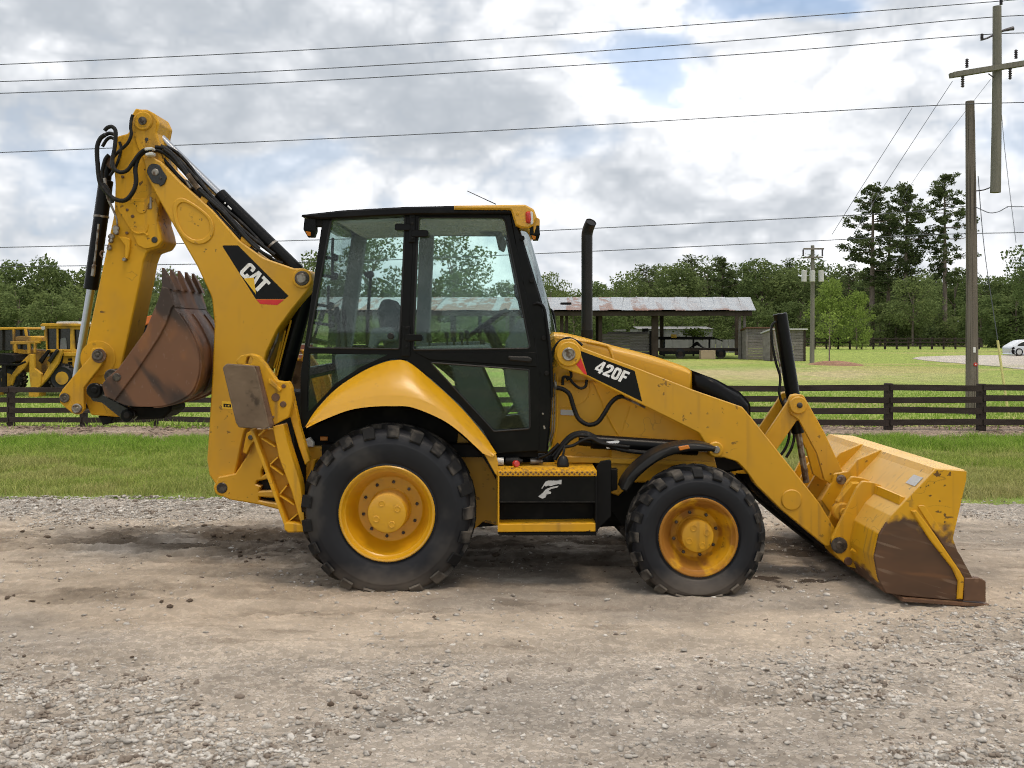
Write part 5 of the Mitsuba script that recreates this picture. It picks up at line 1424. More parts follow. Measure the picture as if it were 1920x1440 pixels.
def pine(seed, h=26.0, first=.36, n=11000, spread=3.8, dens=1.0):
    rng = np.random.default_rng(seed)
    lean = rng.uniform(-.5, .5, 2)
    trunk = [tube([[0, 0, -.3], [lean[0] * .4, lean[1] * .4, h * .4], [lean[0], lean[1], h * .97]], [.36, .27, .05], 9, 4)]
    cs = []
    nl = int(44 * dens)
    for k in range(nl):
        t = first + (1 - first) * (k + rng.uniform(0, .9)) / nl
        prof = np.interp(t, [first, first + .12, .72, .9, 1.0], [.55, .85, 1.0, .62, .22]) * rng.uniform(.30, 1.2)
        L = spread * prof
        a = rng.uniform(0, 2 * np.pi)
        o = np.array([lean[0] * t, lean[1] * t, h * t])
        e = o + np.array([L * math.cos(a), L * math.sin(a), L * rng.uniform(-.05, .35)])
        trunk.append(tube([o, (o + e) / 2 + [0, 0, -.1 * L], e], [.085, .055, .02], 5, 2))
        for _ in range(rng.integers(4, 8)):
            c = o + (e - o) * rng.uniform(.40, 1.05) + rng.normal(0, .42, 3) * [1, 1, .8]
            cs.append((c, rng.uniform(.32, .78)))
    cs.append((np.array([lean[0], lean[1], h * .99]), .8))
    per = n // len(cs)
    q = []
    for c, r in cs:
        u = rng.normal(size=(per, 3))
        u /= np.linalg.norm(u, axis=1, keepdims=True)
        q.append(c + u * r * rng.uniform(.3, 1, (per, 1)) * [1, 1, .8])
    q = np.vstack(q)
    return TM(*quads(q, np.full(len(q), .17), rng)), cat(*trunk)


VAR = {}


def variant(name, pair, leaf_m, h):
    scene['group_' + name + '_crown'] = {'type': 'shapegroup', 'crown': mikit.ply(pair[0], leaf_m, smooth=False)}
    scene['group_' + name + '_trunk'] = {'type': 'shapegroup', 'trunk': mikit.ply(pair[1], 'm_bark', smooth=True)}
    VAR[name] = h


for k in range(5):
    variant(f'dense{k}', broadleaf(20 + k, 4200, 10.0, 3.2 + .35 * (k % 3), .10 if k < 3 else .04), 'm_leaf', 10.4)
variant('airy', broadleaf(51, 3600, 12.0, 4.4, .30, .21), 'm_leaf', 12.4)
variant('bright', broadleaf(61, 4200, 10.0, 3.9, .10, .2), 'm_leaf_bright', 10.4)
variant('bush', broadleaf(71, 2200, 4.0, 3.0, .05, .17), 'm_leaf', 4.4)
for k in range(3):
    variant(f'pine{k}', pine(80 + k), 'm_needle', 26.3)
variant('pine3', pine(95, 22.0, .25, 12000, 3.2, 1.35), 'm_needle', 22.3)
variant('youngpine', pine(97, 14.0, .15, 3600, 3.0, 1.2), 'm_needle', 14.3)
trng = np.random.default_rng(17)


def tree_at(name, var, px, top, Y, wide=1.0, label=None, category='tree', group=None, stuff=None):
    h = EYE + (HZ - top) * Y / F
    s = h / VAR[var]
    m = T().translate([(px - 960) * Y / F, Y, 0]).rotate([0, 0, 1], float(trng.uniform(0, 360))).scale([s * wide, s * wide, s])
    if stuff:
        for p_ in ('crown', 'trunk'):
            counts[stuff] = counts.get(stuff, 0) + 1
            scene[f'{stuff}__{counts[stuff]:03d}'] = {'type': 'instance', 'to_world': m, 'sg': {'type': 'ref', 'id': f'group_{var}_{p_}'}}
        return None
    key = thing(name, label, category, group)
    for p_ in ('crown', 'trunk'):
        scene[f'{key}__{p_}'] = {'type': 'instance', 'to_world': m, 'sg': {'type': 'ref', 'id': f'group_{var}_{p_}'}}
    return key


DV = [f'dense{k}' for k in range(5)]
# wood on the left
gl = 'broadleaf trees of the wood at the left edge'
for k, (px, top, Y, w) in enumerate([(-40, 486, 84, 1.2), (14, 492, 80, 1.15), (62, 484, 86, 1.1), (104, 482, 82, 1.0), (150, 490, 84, 1.1), (196, 492, 88, 1.1), (248, 500, 86, 1.1), (300, 506, 88, 1.1), (350, 512, 84, 1.0), (392, 505, 90, 1.1),
                                     (36, 530, 72, 1.3), (96, 548, 70, 1.2), (150, 536, 74, 1.1), (286, 545, 72, 1.2), (355, 538, 76, 1.2), (-10, 520, 74, 1.1), (430, 500, 92, 1.1), (480, 505, 92, 1.1), (530, 500, 92, 1.1)]):
    tree_at('broadleaf_tree', DV[k % 5], px, top, Y, w, 'dense green broadleaf tree in the wood behind the yellow machines and the digging arm', 'tree', gl)
# behind the shed, seen past and through the cab
tree_at('broadleaf_tree', 'airy', 590, 472, 96, 1.0, 'loose green tree showing between the boom and the rear cab pillar')
tree_at('broadleaf_tree', 'airy', 690, 440, 100, 1.05, 'tall airy green tree seen through the rear side window of the cab')
tree_at('broadleaf_tree', 'airy', 850, 442, 98, 1.1, 'tall airy green tree seen through the cab door window')
tree_at('broadleaf_tree', 'dense1', 950, 528, 110, 1.0, 'lower green tree seen through the front of the cab door window')
tree_at('broadleaf_tree', 'airy', 1034, 512, 120, .8, 'small airy tree between the cab front and the exhaust stack')
for k, (px, top, Y) in enumerate([(1075, 540, 125), (1120, 530, 130), (1150, 516, 150), (770, 545, 120), (640, 545, 120)]):
    tree_at('broadleaf_tree', DV[k % 5], px, top, Y, 1.1, 'dense green tree standing low behind the metal shed roof', 'tree', 'trees low behind the metal roofed shed')
# wood line across the field
gw = 'trees of the wood line behind the field'
lw = 'dark green tree in the tall wood line behind the field'
wl_ = [(1180, 506), (1212, 500), (1240, 498), (1268, 488), (1296, 482), (1326, 484), (1352, 482), (1378, 492), (1404, 500), (1428, 488), (1455, 492), (1482, 490), (1505, 480), (1532, 500), (1560, 492), (1590, 500), (1625, 505), (1655, 500), (1690, 510), (1720, 505), (1755, 512), (1790, 500),
       (1826, 512), (1860, 520), (1890, 515), (1920, 505), (1955, 500)]
for k, (px, top) in enumerate(wl_):
    v_ = ['dense0', 'youngpine', 'dense1', 'dense3', 'youngpine', 'dense2', 'pine3'][k % 7]
    tree_at('wood_line_tree', v_, px, top, 175 + 14 * (k % 3), 1.25 if v_[0] == 'd' else 1.3, lw, 'tree', gw)
gu = 'low bushy trees along the foot of the wood line'
for k, (px, top, Y) in enumerate([(1190, 572, 150), (1235, 580, 150), (1280, 570, 150), (1330, 575, 150), (1375, 570, 150), (1420, 565, 150), (1460, 570, 150), (1500, 560, 150), (1650, 570, 150), (1680, 560, 148), (1720, 575, 146), (1760, 570, 150), (1790, 590, 140),
                                  (1840, 556, 135), (1872, 548, 130), (1905, 540, 125), (1940, 530, 125), (1818, 590, 138), (1100, 560, 140), (1140, 566, 140)]):
    tree_at('low_tree', DV[(k * 2) % 5], px, top, Y, 1.5, 'low bushy green tree at the foot of the wood line', 'tree', gu)
for k in range(60):
    tree_at('', DV[k % 5], -150 + k * 36 + trng.uniform(-8, 8), 545 + trng.uniform(-14, 14) - (20 if k > 35 else 0), 205 + 12 * (k % 2), 1.7, stuff='far_wood')
for k in range(46):
    tree_at('', 'bush', -60 + k * 45 + trng.uniform(-10, 10), 600 + trng.uniform(-8, 8), 160 + 8 * (k % 3), 2.0, stuff='far_wood')
labels['far_wood'] = {'kind': 'stuff', 'label': 'far off green wood closing the horizon', 'category': 'wood'}
# single trees on the right
tree_at('pine_tree', 'pine0', 1634, 348, 152, 1.45, 'tall pine with a bare trunk, leftmost of the three standing above the wood')
tree_at('pine_tree', 'pine3', 1696, 345, 150, 1.05, 'tall slender pine, middle one of the three standing above the wood')
tree_at('pine_tree', 'pine1', 1772, 326, 148, 1.15, 'tall pine just left of the thick wooden utility pole')
tree_at('pine_tree', 'pine2', 1664, 392, 156, 1.25, 'shorter pine crowded between the leftmost and middle tall pines')
tree_at('bright_tree', 'bright', 1556, 528, 118, .95, 'light green leafy tree right behind the pole with transformers')
tree_at('bright_tree', 'bright', 1606, 550, 116, .85, 'light green leafy tree, smaller one right of the transformer pole')
tree_at('oak_tree', 'airy', 1712, 520, 142, 1.2, 'dark spreading tree under the tall pines by the field edge')
tree_at('edge_tree', 'airy', 1958, 440, 100, 1.0, 'broadleaf tree at the right edge reaching in above the car')
k = thing('shrub', 'dry brownish shrub at the foot of the tall pine beside the field', 'shrub')
rs = np.random.default_rng(5)
for kk, (nm, r0) in enumerate((('foliage', 1.5),)):
    u = rs.normal(size=(500, 3))
    u /= np.linalg.norm(u, axis=1, keepdims=True)
    q = at(1752, 0, 140)
    c = np.array([q[0], 140, 1.3]) + u * rs.uniform(.4, 1, (500, 1)) * [1.8, 1.5, 1.5]
    put(nm, TM(*quads(c[c[:, 2] > .1], np.full((c[:, 2] > .1).sum(), .25), rs)), 'm_needle', k, smooth=False)
put('stem', tube([[q[0], 140, -.1], [q[0] + .1, 140, 1.2]], [.08, .04], 6, 2), 'm_bark', k)

# ------------------------------------------------------------------ fences
mat('m_fence', lambda p, n, uv: mix((.018, .013, .011), (.060, .048, .041), fbm(p.x * 3, p.z * 16, p.y * 3, 4)), .8, spec=.2)
mat('m_grey_wood', lambda p, n, uv: mix((.13, .12, .108), (.27, .25, .23), fbm(p.x * 1.5, p.z * 9, p.y * 1.5, 4)), .9, spec=.1)


def c_pole(p, n, uv):
    c = mix((.115, .098, .080), (.215, .190, .160), fbm(p.x * 22, p.y * 22, p.z * .8, 4))
    return mix(c, (.035, .03, .026), smoothstep(.62, .75, noise(p.x * 60, p.y * 60, p.z * .6)) * .7)


mat('m_pole', c_pole, .9, spec=.1)
mat('m_pole_green', lambda p, n, uv: mix((.13, .128, .105), (.235, .228, .19), fbm(p.x * 22, p.y * 22, p.z * .8, 4)), .9, spec=.1)
FK = thing('board_fence', 'dark brown four rail board fence running behind the whole yard', 'fence')
frng = np.random.default_rng(8)
posts = [(-250, 802), (-115, 802), (20, 802), (157, 803.5), (290, 803), (430, 803.5), (570, 804), (715, 805), (860, 806), (1010, 807), (1165, 809), (1320, 810), (1490, 811), (1665, 815), (1839, 808), (2012, 811), (2190, 811)]


def fence_y(px):
    return 21.35 - 1.1 * np.clip((px - 300) / 1400, 0, 1)


for i, (px, by) in enumerate(posts):
    Y = fence_y(px)
    x = (px - 960) * Y / F
    w = .060 + .008 * (px > 1500)
    hgt = .84 + .11 * np.clip((px - 300) / 1400, 0, 1)
    put('post', rotbar([x, Y, -.15], [x + frng.uniform(-.012, .012), Y, hgt + frng.uniform(-.01, .02)], 2 * w, 2 * w, .012, up=(0, 1, 0)), 'm_fence', FK)
    if i + 1 < len(posts):
        px2 = posts[i + 1][0]
        Y2 = fence_y(px2)
        x2 = (px2 - 960) * Y2 / F
        for r in range(4):
            t1, t2 = (np.clip((q - 300) / 1400, 0, 1) for q in (px, px2))
            zr = [(.18, .215), (.38, .45), (.57, .66), (.775, .868)][r]
            z1, z2 = zr[0] + (zr[1] - zr[0]) * t1, zr[0] + (zr[1] - zr[0]) * t2
            put('rail', rotbar([x + .012, Y - w - .016, z1 + frng.uniform(-.022, .022)], [x2 - .012, Y2 - w - .016, z2 + frng.uniform(-.022, .022)], .028, .105 + .01 * t1, .006), 'm_fence', FK)
FF = thing('field_fence', 'low dark rail fence far across the field below the light green trees', 'fence')
for i in range(19):
    x = at(1440 + i * 22, 0, 118)[0]
    put('post', box(x - .09, x + .09, 118, 118.18, -.1, 1.3, .01), 'm_fence', FF)
for zz in (.35, .75, 1.15):
    put('rail', box(at(1436, 0, 118)[0], at(1840, 0, 118)[0], 117.93, 117.99, zz - .07, zz + .07, .01), 'm_fence', FF)

# ------------------------------------------------------------------ poles and wires
PY = 25.0


def round_pole(p0, p1, r0, r1):
    return tube([p0, (np.array(p0) + p1) / 2 + [.015, 0, 0], p1], [r0, (r0 + r1) / 2, r1], 18, 4)


k = thing('utility_pole', 'thick grey wooden utility pole standing behind the fence at the right', 'utility pole')
put('shaft', round_pole(at(1822.5, 777, PY), at(1818.5, 190, PY), .150, .102), 'm_pole', k)
put('tag', box(at(1820, 0, PY)[0], at(1824.5, 0, PY)[0], PY - .150, PY - .135, at(0, 661, PY)[2], at(0, 651, PY)[2], .003), 'm_white_decal', k)
put('reflector', ycyl(1824, 683, PY - .155, .045, .03, 16, .004, yref=PY), 'm_red_lens', k)
put('reflector_centre', ycyl(1824, 683, PY - .160, .016, .02, 12, .003, yref=PY), 'm_white_decal', k)
k = thing('hanging_pole', 'sawn off wooden pole top with a crossarm hanging among the wires', 'utility pole')
HYp = 24.6
put('shaft', round_pole(at(1866.5, 361, HYp), at(1869.5, 12, HYp), .118, .095), 'm_pole_green', k)
ca = [at(1787, 140, HYp - .14), at(1960, 112, HYp - .14)]
put('crossarm', rotbar(ca[0], ca[1], .10, .115, .01), 'm_pole_green', k)
put('crossarm', rotbar(ca[0] + [.05, .32, .05], ca[1] + [.05, .32, .05], .10, .115, .01), 'm_pole_green', k)
mat('m_insulator', (.055, .05, .06), .35, spec=.5)


def insulator(px, py, h, parent, down=False, Y=HYp - .14):
    q = at(px, py, Y)
    d = [0, 0, -1 if down else 1]
    prof = []
    for j in range(5):
        prof += [(h * j / 5, .022), (h * (j + .35) / 5, .045), (h * (j + .7) / 5, .030)]
    put('insulator', lathe(prof + [(h, .02)], q, d, 14), 'm_insulator', parent)


insulator(1813, 127, .21, k)
insulator(1905, 110, .21, k)
insulator(1805, 143, .26, k, True)
insulator(1894, 128, .26, k, True)
insulator(1877, 9, .14, k, False, HYp)
put('bracket', cat(tube([at(1862, 66, HYp), at(1850, 72, HYp), at(1841, 74, HYp)], .022, 8, 2)), 'm_insulator', k)
insulator(1841, 76, .16, k, False, HYp)
put('bracket', tube([at(1874, 60, HYp), at(1886, 56, HYp), at(1900, 53, HYp)], [.02, .05], 8, 2), 'm_insulator', k)
put('brace', tube([at(1853, 138, HYp - .1), at(1860, 143, HYp - .1), at(1864, 146, HYp)], .014, 6, 2), 'm_insulator', k)
put('stay', tube([at(1829, 358, PY), at(1845, 356, PY), at(1860, 350, HYp)], .016, 6, 4), 'm_insulator', k)
mat('m_wire', (.09, .10, .12), .5, spec=.4)
wires = [('topmost power line crossing the sky', [(-150, 127), (0, 121), (480, 98.5), (960, 71), (1440, 36), (1876, 2), (2080, -16)], 0),
         ('second power line from the top crossing the sky', [(-150, 157), (0, 153), (480, 135), (960, 107), (1440, 71), (1861, 32), (2080, 26)], 0),
         ('third power line from the top crossing the sky', [(-150, 180), (0, 175), (480, 157), (960, 130), (1440, 98), (1841, 65), (2080, 60)], 0),
         ('single power line running at the height of the wooden pole top', [(-150, 291), (0, 286), (480, 266), (960, 243), (1440, 215), (1815, 195), (2080, 190)], 0),
         ('cable passing behind the cab roof and ending on the wooden pole', [(-150, 467), (0, 464), (590, 450), (1030, 432), (1590, 404), (1720, 396), (1815, 386)], 10),
         ('lowest cable crossing the sky above the shed', [(-150, 504), (0, 500.5), (600, 491), (1000, 476), (1560, 450), (1740, 440), (2080, 433)], 12),
         ('slack loop of cable right of the wooden pole', [(1829, 388), (1842, 394), (1856, 399), (1872, 397), (1888, 389), (1905, 387.5), (2060, 390)], 0)]
for lb, pts, dY in wires:
    Y = PY - .2 + dY
    r = .0105 * Y / 25
    key = put('power_line', tube([at(a, b, Y) for a, b in pts], r, 6, 8), 'm_wire', smooth=True)
    tag(key, lb, 'power line')
guys = [('thin stay wire slanting down from the single power line', [(1710, 203), (1615, 352), (1560, 440)], .007), ('stay wire slanting down from the left end of the crossarm', [(1786, 152), (1660, 345), (1600, 440)], .007),
        ('faint stay wire slanting down behind the wooden pole', [(1858, 148), (1740, 300), (1690, 375)], .005), ('thin wire hanging down right of the sawn off pole', [(1878, 215), (1886, 300), (1905, 455)], .007)]
for lb, pts, r in guys:
    key = put('stay_wire', tube([at(a, b, PY + .5) for a, b in pts], r, 5, 4), 'm_wire', smooth=True)
    tag(key, lb, 'wire')
k = thing('guy_wire', 'guy wire with a yellow plastic guard anchored behind the fence', 'guy wire')
gp = [at(1834, 330, PY), at(1846, 470, PY), at(1871, 640, PY - .1), at(1892, 786, PY - .2)]
put('cable', tube(gp, .009, 6, 5), 'm_wire', k)
mat('m_guard', (.62, .58, .22), .5)
put('guard', tube([at(1870.5, 638, PY - .1), at(1880, 705, PY - .15), at(1892, 786, PY - .2)], .030, 8, 4), 'm_guard', k)

k = thing('transformer_pole', 'slim pole carrying three grey transformers beside the grey wooden huts', 'utility pole')
Y = 66.0
put('shaft', round_pole(at(1522.5, 681, Y), at(1523.5, 460, Y), .15, .11), 'm_pole_green', k)
mat('m_can', (.50, .51, .50), .45)
for px in (1507.5, 1523, 1539.5):
    q = at(px, 0, Y - .35)
    put('transformer', cyl([q[0], Y - .38, at(0, 529, Y)[2]], [q[0], Y - .38, at(0, 508, Y)[2]], .165, n=18, c=.03), 'm_can', k)
put('crossarm', box(at(1505, 0, Y)[0], at(1543, 0, Y)[0], Y - .25, Y - .12, at(0, 468.5, Y)[2], at(0, 465.5, Y)[2], .01), 'm_grey_wood', k)
put('crossarm', box(at(1508, 0, Y)[0], at(1541, 0, Y)[0], Y - .25, Y - .12, at(0, 484, Y)[2], at(0, 481.5, Y)[2], .01), 'm_grey_wood', k)
for px in (1506, 1542):
    put('insulator', cyl(at(px, 468, Y - .2), at(px, 480, Y - .2), .05, n=8), 'm_insulator', k)

# ------------------------------------------------------------------ shed and small huts
def c_tin(p, n, uv):
    c = mix((.27, .295, .32), (.37, .395, .42), fbm(p.x * .8, p.y * 2, 0, 3))
    streak = smoothstep(.50, .62, noise(((p.x - .10 * (p.y - 74.5) * dr.clip((p.x + 15) / 32, 0, 1)) * 1.7 + 3), 0, 1)) * smoothstep(.35, .7, fbm(p.x * 3.5, p.y * 1.2, 2, 3) + .55 * smoothstep(.9, -.35, p.z - 3.4))
    side = smoothstep(14.5, 6.0, p.x + 2.0 * fbm(p.x * .5, p.y * .5, 1, 2))
    c = mix(c, (.20, .105, .07), dr.clip(streak * (.25 + .95 * side), 0, 1) * .75)
    low = smoothstep(.42, .20, p.z - 3.45 + .35 * fbm(p.x * 2.5, p.y, 0, 3)) * smoothstep(.45, .6, fbm(p.x * 1.1, 0, 4, 3))
    return mix(c, (.19, .08, .04), low * .7)


mat('m_tin', c_tin, .6, spec=.25)
mat('m_dark_wood', lambda p, n, uv: mix((.030, .023, .018), (.075, .06, .05), fbm(p.x * 2, p.z * 2, p.y * 2, 3)), .9, spec=.1)
SH = thing('open_shed', 'long open sided shed with a rusty corrugated metal roof beyond the field fence', 'shed')
ey, ry = 74.5, 82.5
xl, xr = at(560, 0, ey)[0], at(1417, 0, ey)[0]
ez, rz = at(0, 581, ey)[2], at(0, 557.5, ry)[2]
npan = 34
for i in range(npan):
    x0 = xl + (xr - xl) * i / npan
    x1 = xl + (xr - xl) * (i + 1) / npan
    sk = -.5 * (x1 / xr) if i >= 0 else 0
    nw = 9
    rows = []
    for (yv, zv, dx) in ((ey, ez - .03 + .02 * math.sin(i * 1.7), 0), (ry, rz + .02 * math.sin(i * 2.3), 1.45 * i / npan)):
        rows.append([[x0 + (x1 - x0) * j / (2 * nw) * 1.02 + dx, yv, zv + .004 * (i % 2) + .018 * (j % 2)] for j in range(2 * nw + 1)])
    put('roof_panel', loft(rows), 'm_tin', SH, smooth=False)
    rows = [[[a[0], 2 * ry - a[1], a[2]] for a in rows[0]][::-1], [[a[0], 2 * ry - a[1] + .01, a[2]] for a in rows[1]][::-1]]
put('back_roof', loft([[[xl, ry + .02, rz - .03], [xr + 1.4, ry + .02, rz - .03]], [[xl, 90, ez], [xr, 90, ez]]]), 'm_tin', SH, smooth=False)
put('eave_beam', box(xl + .1, xr - .2, ey + .25, ey + .40, ez - .42, ez - .10, .01), 'm_dark_wood', SH)
put('roof_lining', loft([[[xl + .05, ey + .1, ez - .10], [xr - .1, ey + .1, ez - .10]], [[xl + .05, ry, rz - .12], [xr + .1, ry, rz - .12]], [[xl + .05, 89.8, ez - .15], [xr - .1, 89.8, ez - .15]]]), 'm_dark_wood', SH, smooth=False)
for px, w in ((1385, .09), (1394, .09), (1227, .22), (1125, .13), (1062, .10), (1053, .12), (960, .2), (850, .2), (740, .2), (640, .2), (590, .2)):
    q = at(px, 0, 76)
    put('post', box(q[0] - w, q[0] + w, 75.6, 75.6 + 2 * w, -.1, ez - .1, .02), 'm_dark_wood' if px < 1300 else 'm_grey_wood', SH)
for px in (1380, 1240, 1120, 1010, 900, 790, 690):
    q = at(px, 0, 89)
    put('post', box(q[0] - .14, q[0] + .14, 88.6, 88.9, -.1, ez - .15, .02), 'm_dark_wood', SH)
put('roof_patch', box(at(1052, 0, 77)[0], at(1072, 0, 77)[0], 77.5, 78.4, at(0, 573, 77)[2], at(0, 566.5, 77)[2], .03), 'm_black_matte', SH)

k = thing('board_partition', 'weathered board partition wall under the left part of the shed roof', 'wall')
for r in range(7):
    put('plank', box(at(1128, 0, 78)[0], at(1219, 0, 78)[0], 78 + .01 * (r % 2), 78.06, .28 + r * .22, .28 + r * .22 + .20, .01), 'm_grey_wood', k)
put('upright', box(at(1218, 0, 77.8)[0], at(1224, 0, 77.8)[0], 77.8, 78, 0, 2.0, .01), 'm_black_matte', k)
mat('m_far_wall', lambda p, n, uv: mix((.11, .11, .11), (.17, .17, .167), noise(p.x * 6, p.z * .6, 0)), .7)
k = thing('metal_building', 'low grey metal sided building behind the open shed', 'building')
put('wall', box(at(1196, 0, 105)[0], at(1336, 0, 105)[0], 105, 112, 0, at(0, 618, 105)[2], .03), 'm_far_wall', k)
put('roof', loft([[[at(1195, 0, 105)[0], 104.8, at(0, 617, 105)[2]], [at(1338, 0, 105)[0], 104.8, at(0, 617, 105)[2]]], [[at(1195, 0, 105)[0], 109, at(0, 612, 105)[2]], [at(1338, 0, 105)[0], 109, at(0, 612, 105)[2]]]]), 'm_far_wall', k, smooth=False)
k = thing('pale_panel_fence', 'pale low panel fence standing right behind the shed', 'fence')
for i in range(6):
    x0 = at(1330 + i * 12, 0, 98)[0]
    put('panel', box(x0, x0 + .56, 98, 98.06, 0, 1.2 + .03 * (i % 2), .01), 'm_far_wall', k)

k = thing('flat_trailer', 'dark flat bed trailer parked under the shed roof', 'trailer')
put('deck', box(at(1232, 0, 77)[0], at(1396, 0, 77)[0], 76.6, 78.8, .52, .74, .02), 'm_dark_wood', k)
put('side_rail', box(at(1236, 0, 76.5)[0], at(1360, 0, 76.5)[0], 76.5, 76.58, .30, .52, .01), 'm_black_matte', k)
for px in (1352, 1276):
    q = at(px, 0, 76.5)
    put('wheel', lathe([(0, .1), (.0, .30), (.03, .36), (.2, .36), (.23, .3), (.23, .1)], [q[0], 76.5, .36], [0, 1, 0], 18), 'm_tyre', k)
    put('wheel_rim', cyl([q[0], 76.48, .36], [q[0], 76.52, .36], .17, n=14), 'm_dark_wood', k)
key = put('plywood_box', box(at(1314, 0, 75.5)[0], at(1341, 0, 75.5)[0], 75.4, 76.2, 0, .62, .01), 'm_grey_wood')
mat('m_plywood', (.42, .33, .22), .8)
scene[key]['bsdf'] = {'type': 'ref', 'id': 'm_plywood'}
tag(key, 'plain plywood box standing before the flat bed trailer', 'box')
hp = [[at(1290 + 35 * s, 0, 77.5)[0], 77.2 + t, .74 + .55 * math.exp(-((s - .5) / .25) ** 2) * (1 - abs(t - .5) * 1.2)] for s in np.linspace(0, 1, 12) for t in np.linspace(0, 1, 6)]
key = put('black_tarp', loft(np.array(hp).reshape(12, 6, 3)), 'm_black_matte', smooth=True)
tag(key, 'black tarpaulin heap lying on the flat bed trailer', 'tarpaulin')
k = thing('boat_trailer', 'dark raised trailer frame with clutter behind the flat bed trailer', 'trailer')
put('frame', box(at(1234, 0, 84)[0], at(1338, 0, 84)[0], 83.6, 84.6, 1.32, 1.55, .02), 'm_black_matte', k)
for px in (1245, 1300, 1330):
    put('leg', box(at(px, 0, 84)[0] - .06, at(px, 0, 84)[0] + .06, 83.9, 84.1, 0, 1.34, .01), 'm_black_matte', k)
put('tongue', rotbar([at(1338, 0, 84)[0], 84, 1.45], [at(1356, 0, 84)[0], 84, 1.2], .08, .08), 'm_black_matte', k)
put('yellow_tank', box(at(1258, 0, 83.5)[0], at(1268, 0, 83.5)[0], 83.3, 83.6, 1.45, 1.75, .03), 'm_yellow_decal', k)
put('white_crate', box(at(1271, 0, 83.5)[0], at(1279, 0, 83.5)[0], 83.3, 83.6, 1.55, 1.9, .03), 'm_white_decal', k)
k = thing('brush_pile', 'heap of cut green branches on the raised trailer', 'branches')
u = rs.normal(size=(420, 3))
q = at(1305, 0, 84)
put('twigs', TM(*quads(np.array([q[0], 84.1, 1.85]) + u * [.55, .3, .18], np.full(420, .13), rs)), 'm_leaf_bright', k, smooth=False)
k = thing('stacked_goods', 'long white topped stack of goods on the board partition', 'stack')
put('white_sheet', box(at(1152, 0, 79)[0], at(1174, 0, 79)[0], 79, 80, 1.98, 2.12, .02), 'm_white_decal', k)
put('base_board', box(at(1140, 0, 79)[0], at(1216, 0, 79)[0], 79, 80, 1.80, 1.94, .02), 'm_grey_wood', k)
put('dark_crate', box(at(1206, 0, 79)[0], at(1216, 0, 79)[0], 79, 79.8, 1.95, 2.2, .02), 'm_black_matte', k)

for (x0, x1, t0, t1, Y, lb) in ((1401, 1446, 616, 673, 74, 'small grey plank hut close to the right end of the open shed'), (1447, 1508, 619, 680, 70, 'small grey plank hut with a white roof edge, left of the transformer pole')):
    k = thing('plank_hut', lb, 'hut')
    zt_ = at(0, t0, Y)[2]
    n_ = 11
    for r in range(n_):
        a, b = zt_ * r / n_, zt_ * (r + 1) / n_
        put('plank', box(at(x0, 0, Y)[0], at(x1, 0, Y)[0], Y + .015 * (r % 2), Y + .08, a + .01, b - .006, .008), 'm_grey_wood', k)
    for px in (x0 - .5, x1 + .5):
        q = at(px, 0, Y)
        put('corner_post', box(q[0] - .07, q[0] + .07, Y - .05, Y + .09, -.1, zt_ + .02, .01), 'm_dark_wood' if px > x0 + 20 or x0 > 1440 else 'm_grey_wood', k)
    for px in (x0, x1):
        q = at(px, 0, Y)
        put('side_wall', box(q[0] - .03, q[0] + .03, Y + .1, Y + 2.4, 0, zt_ - .03, .01), 'm_grey_wood', k)
    put('roof', hull([[at(x0 - 4, 0, Y)[0], Y - .25, zt_ + .02], [at(x1 + 5, 0, Y)[0], Y - .25, zt_ + .02], [at(x1 + 5, 0, Y)[0], Y + 2.6, zt_ - .25], [at(x0 - 4, 0, Y)[0], Y + 2.6, zt_ - .25],
                      [at(x0 - 4, 0, Y)[0], Y - .25, zt_ + .11], [at(x1 + 5, 0, Y)[0], Y - .25, zt_ + .11], [at(x1 + 5, 0, Y)[0], Y + 2.6, zt_ - .16], [at(x0 - 4, 0, Y)[0], Y + 2.6, zt_ - .16]]), 'm_can' if x0 > 1440 else 'm_wear_steel', k, smooth=False)

# mound of red mulch with a staked sapling
gxm, gym = np.linspace(-1, 1, 30), np.linspace(-1, 1, 18)
q = at(1562, 0, 63)
mv, mf = grid_mesh(q[0] + 1.6 * gxm, 62.5 + 2.6 * gym, lambda a, b: -.06 + .26 * np.clip(1 - ((a - q[0]) / 1.6) ** 2 - ((b - 62.5) / 2.6) ** 2, -.3, 1) + .05 * n2(a, b, 3, 5))
mat('m_red_mulch', lambda p, n, uv: mix((.16, .085, .055), (.28, .18, .12), fbm(p.x * 3, p.y * 3, 0, 4)), .95, spec=.1)
put('mulch_mound', TM(mv, mf), 'm_red_mulch', smooth=True, kind='structure')
k = thing('sapling', 'thin bare sapling trunk standing in the red mulch mound', 'tree')
put('trunk', tube([[at(1555, 0, 63)[0], 63, 0], [at(1555, 0, 63)[0], 63, 1.2], [at(1556, 0, 63)[0], 63, 2.2]], [.045, .035, .02], 7, 3), 'm_bark', k)
u = rs.normal(size=(160, 3))
put('crown', TM(*quads(np.array([at(1556, 0, 63)[0], 63, 2.6]) + u * [.35, .35, .4], np.full(160, .09), rs)), 'm_leaf_bright', k, smooth=False)

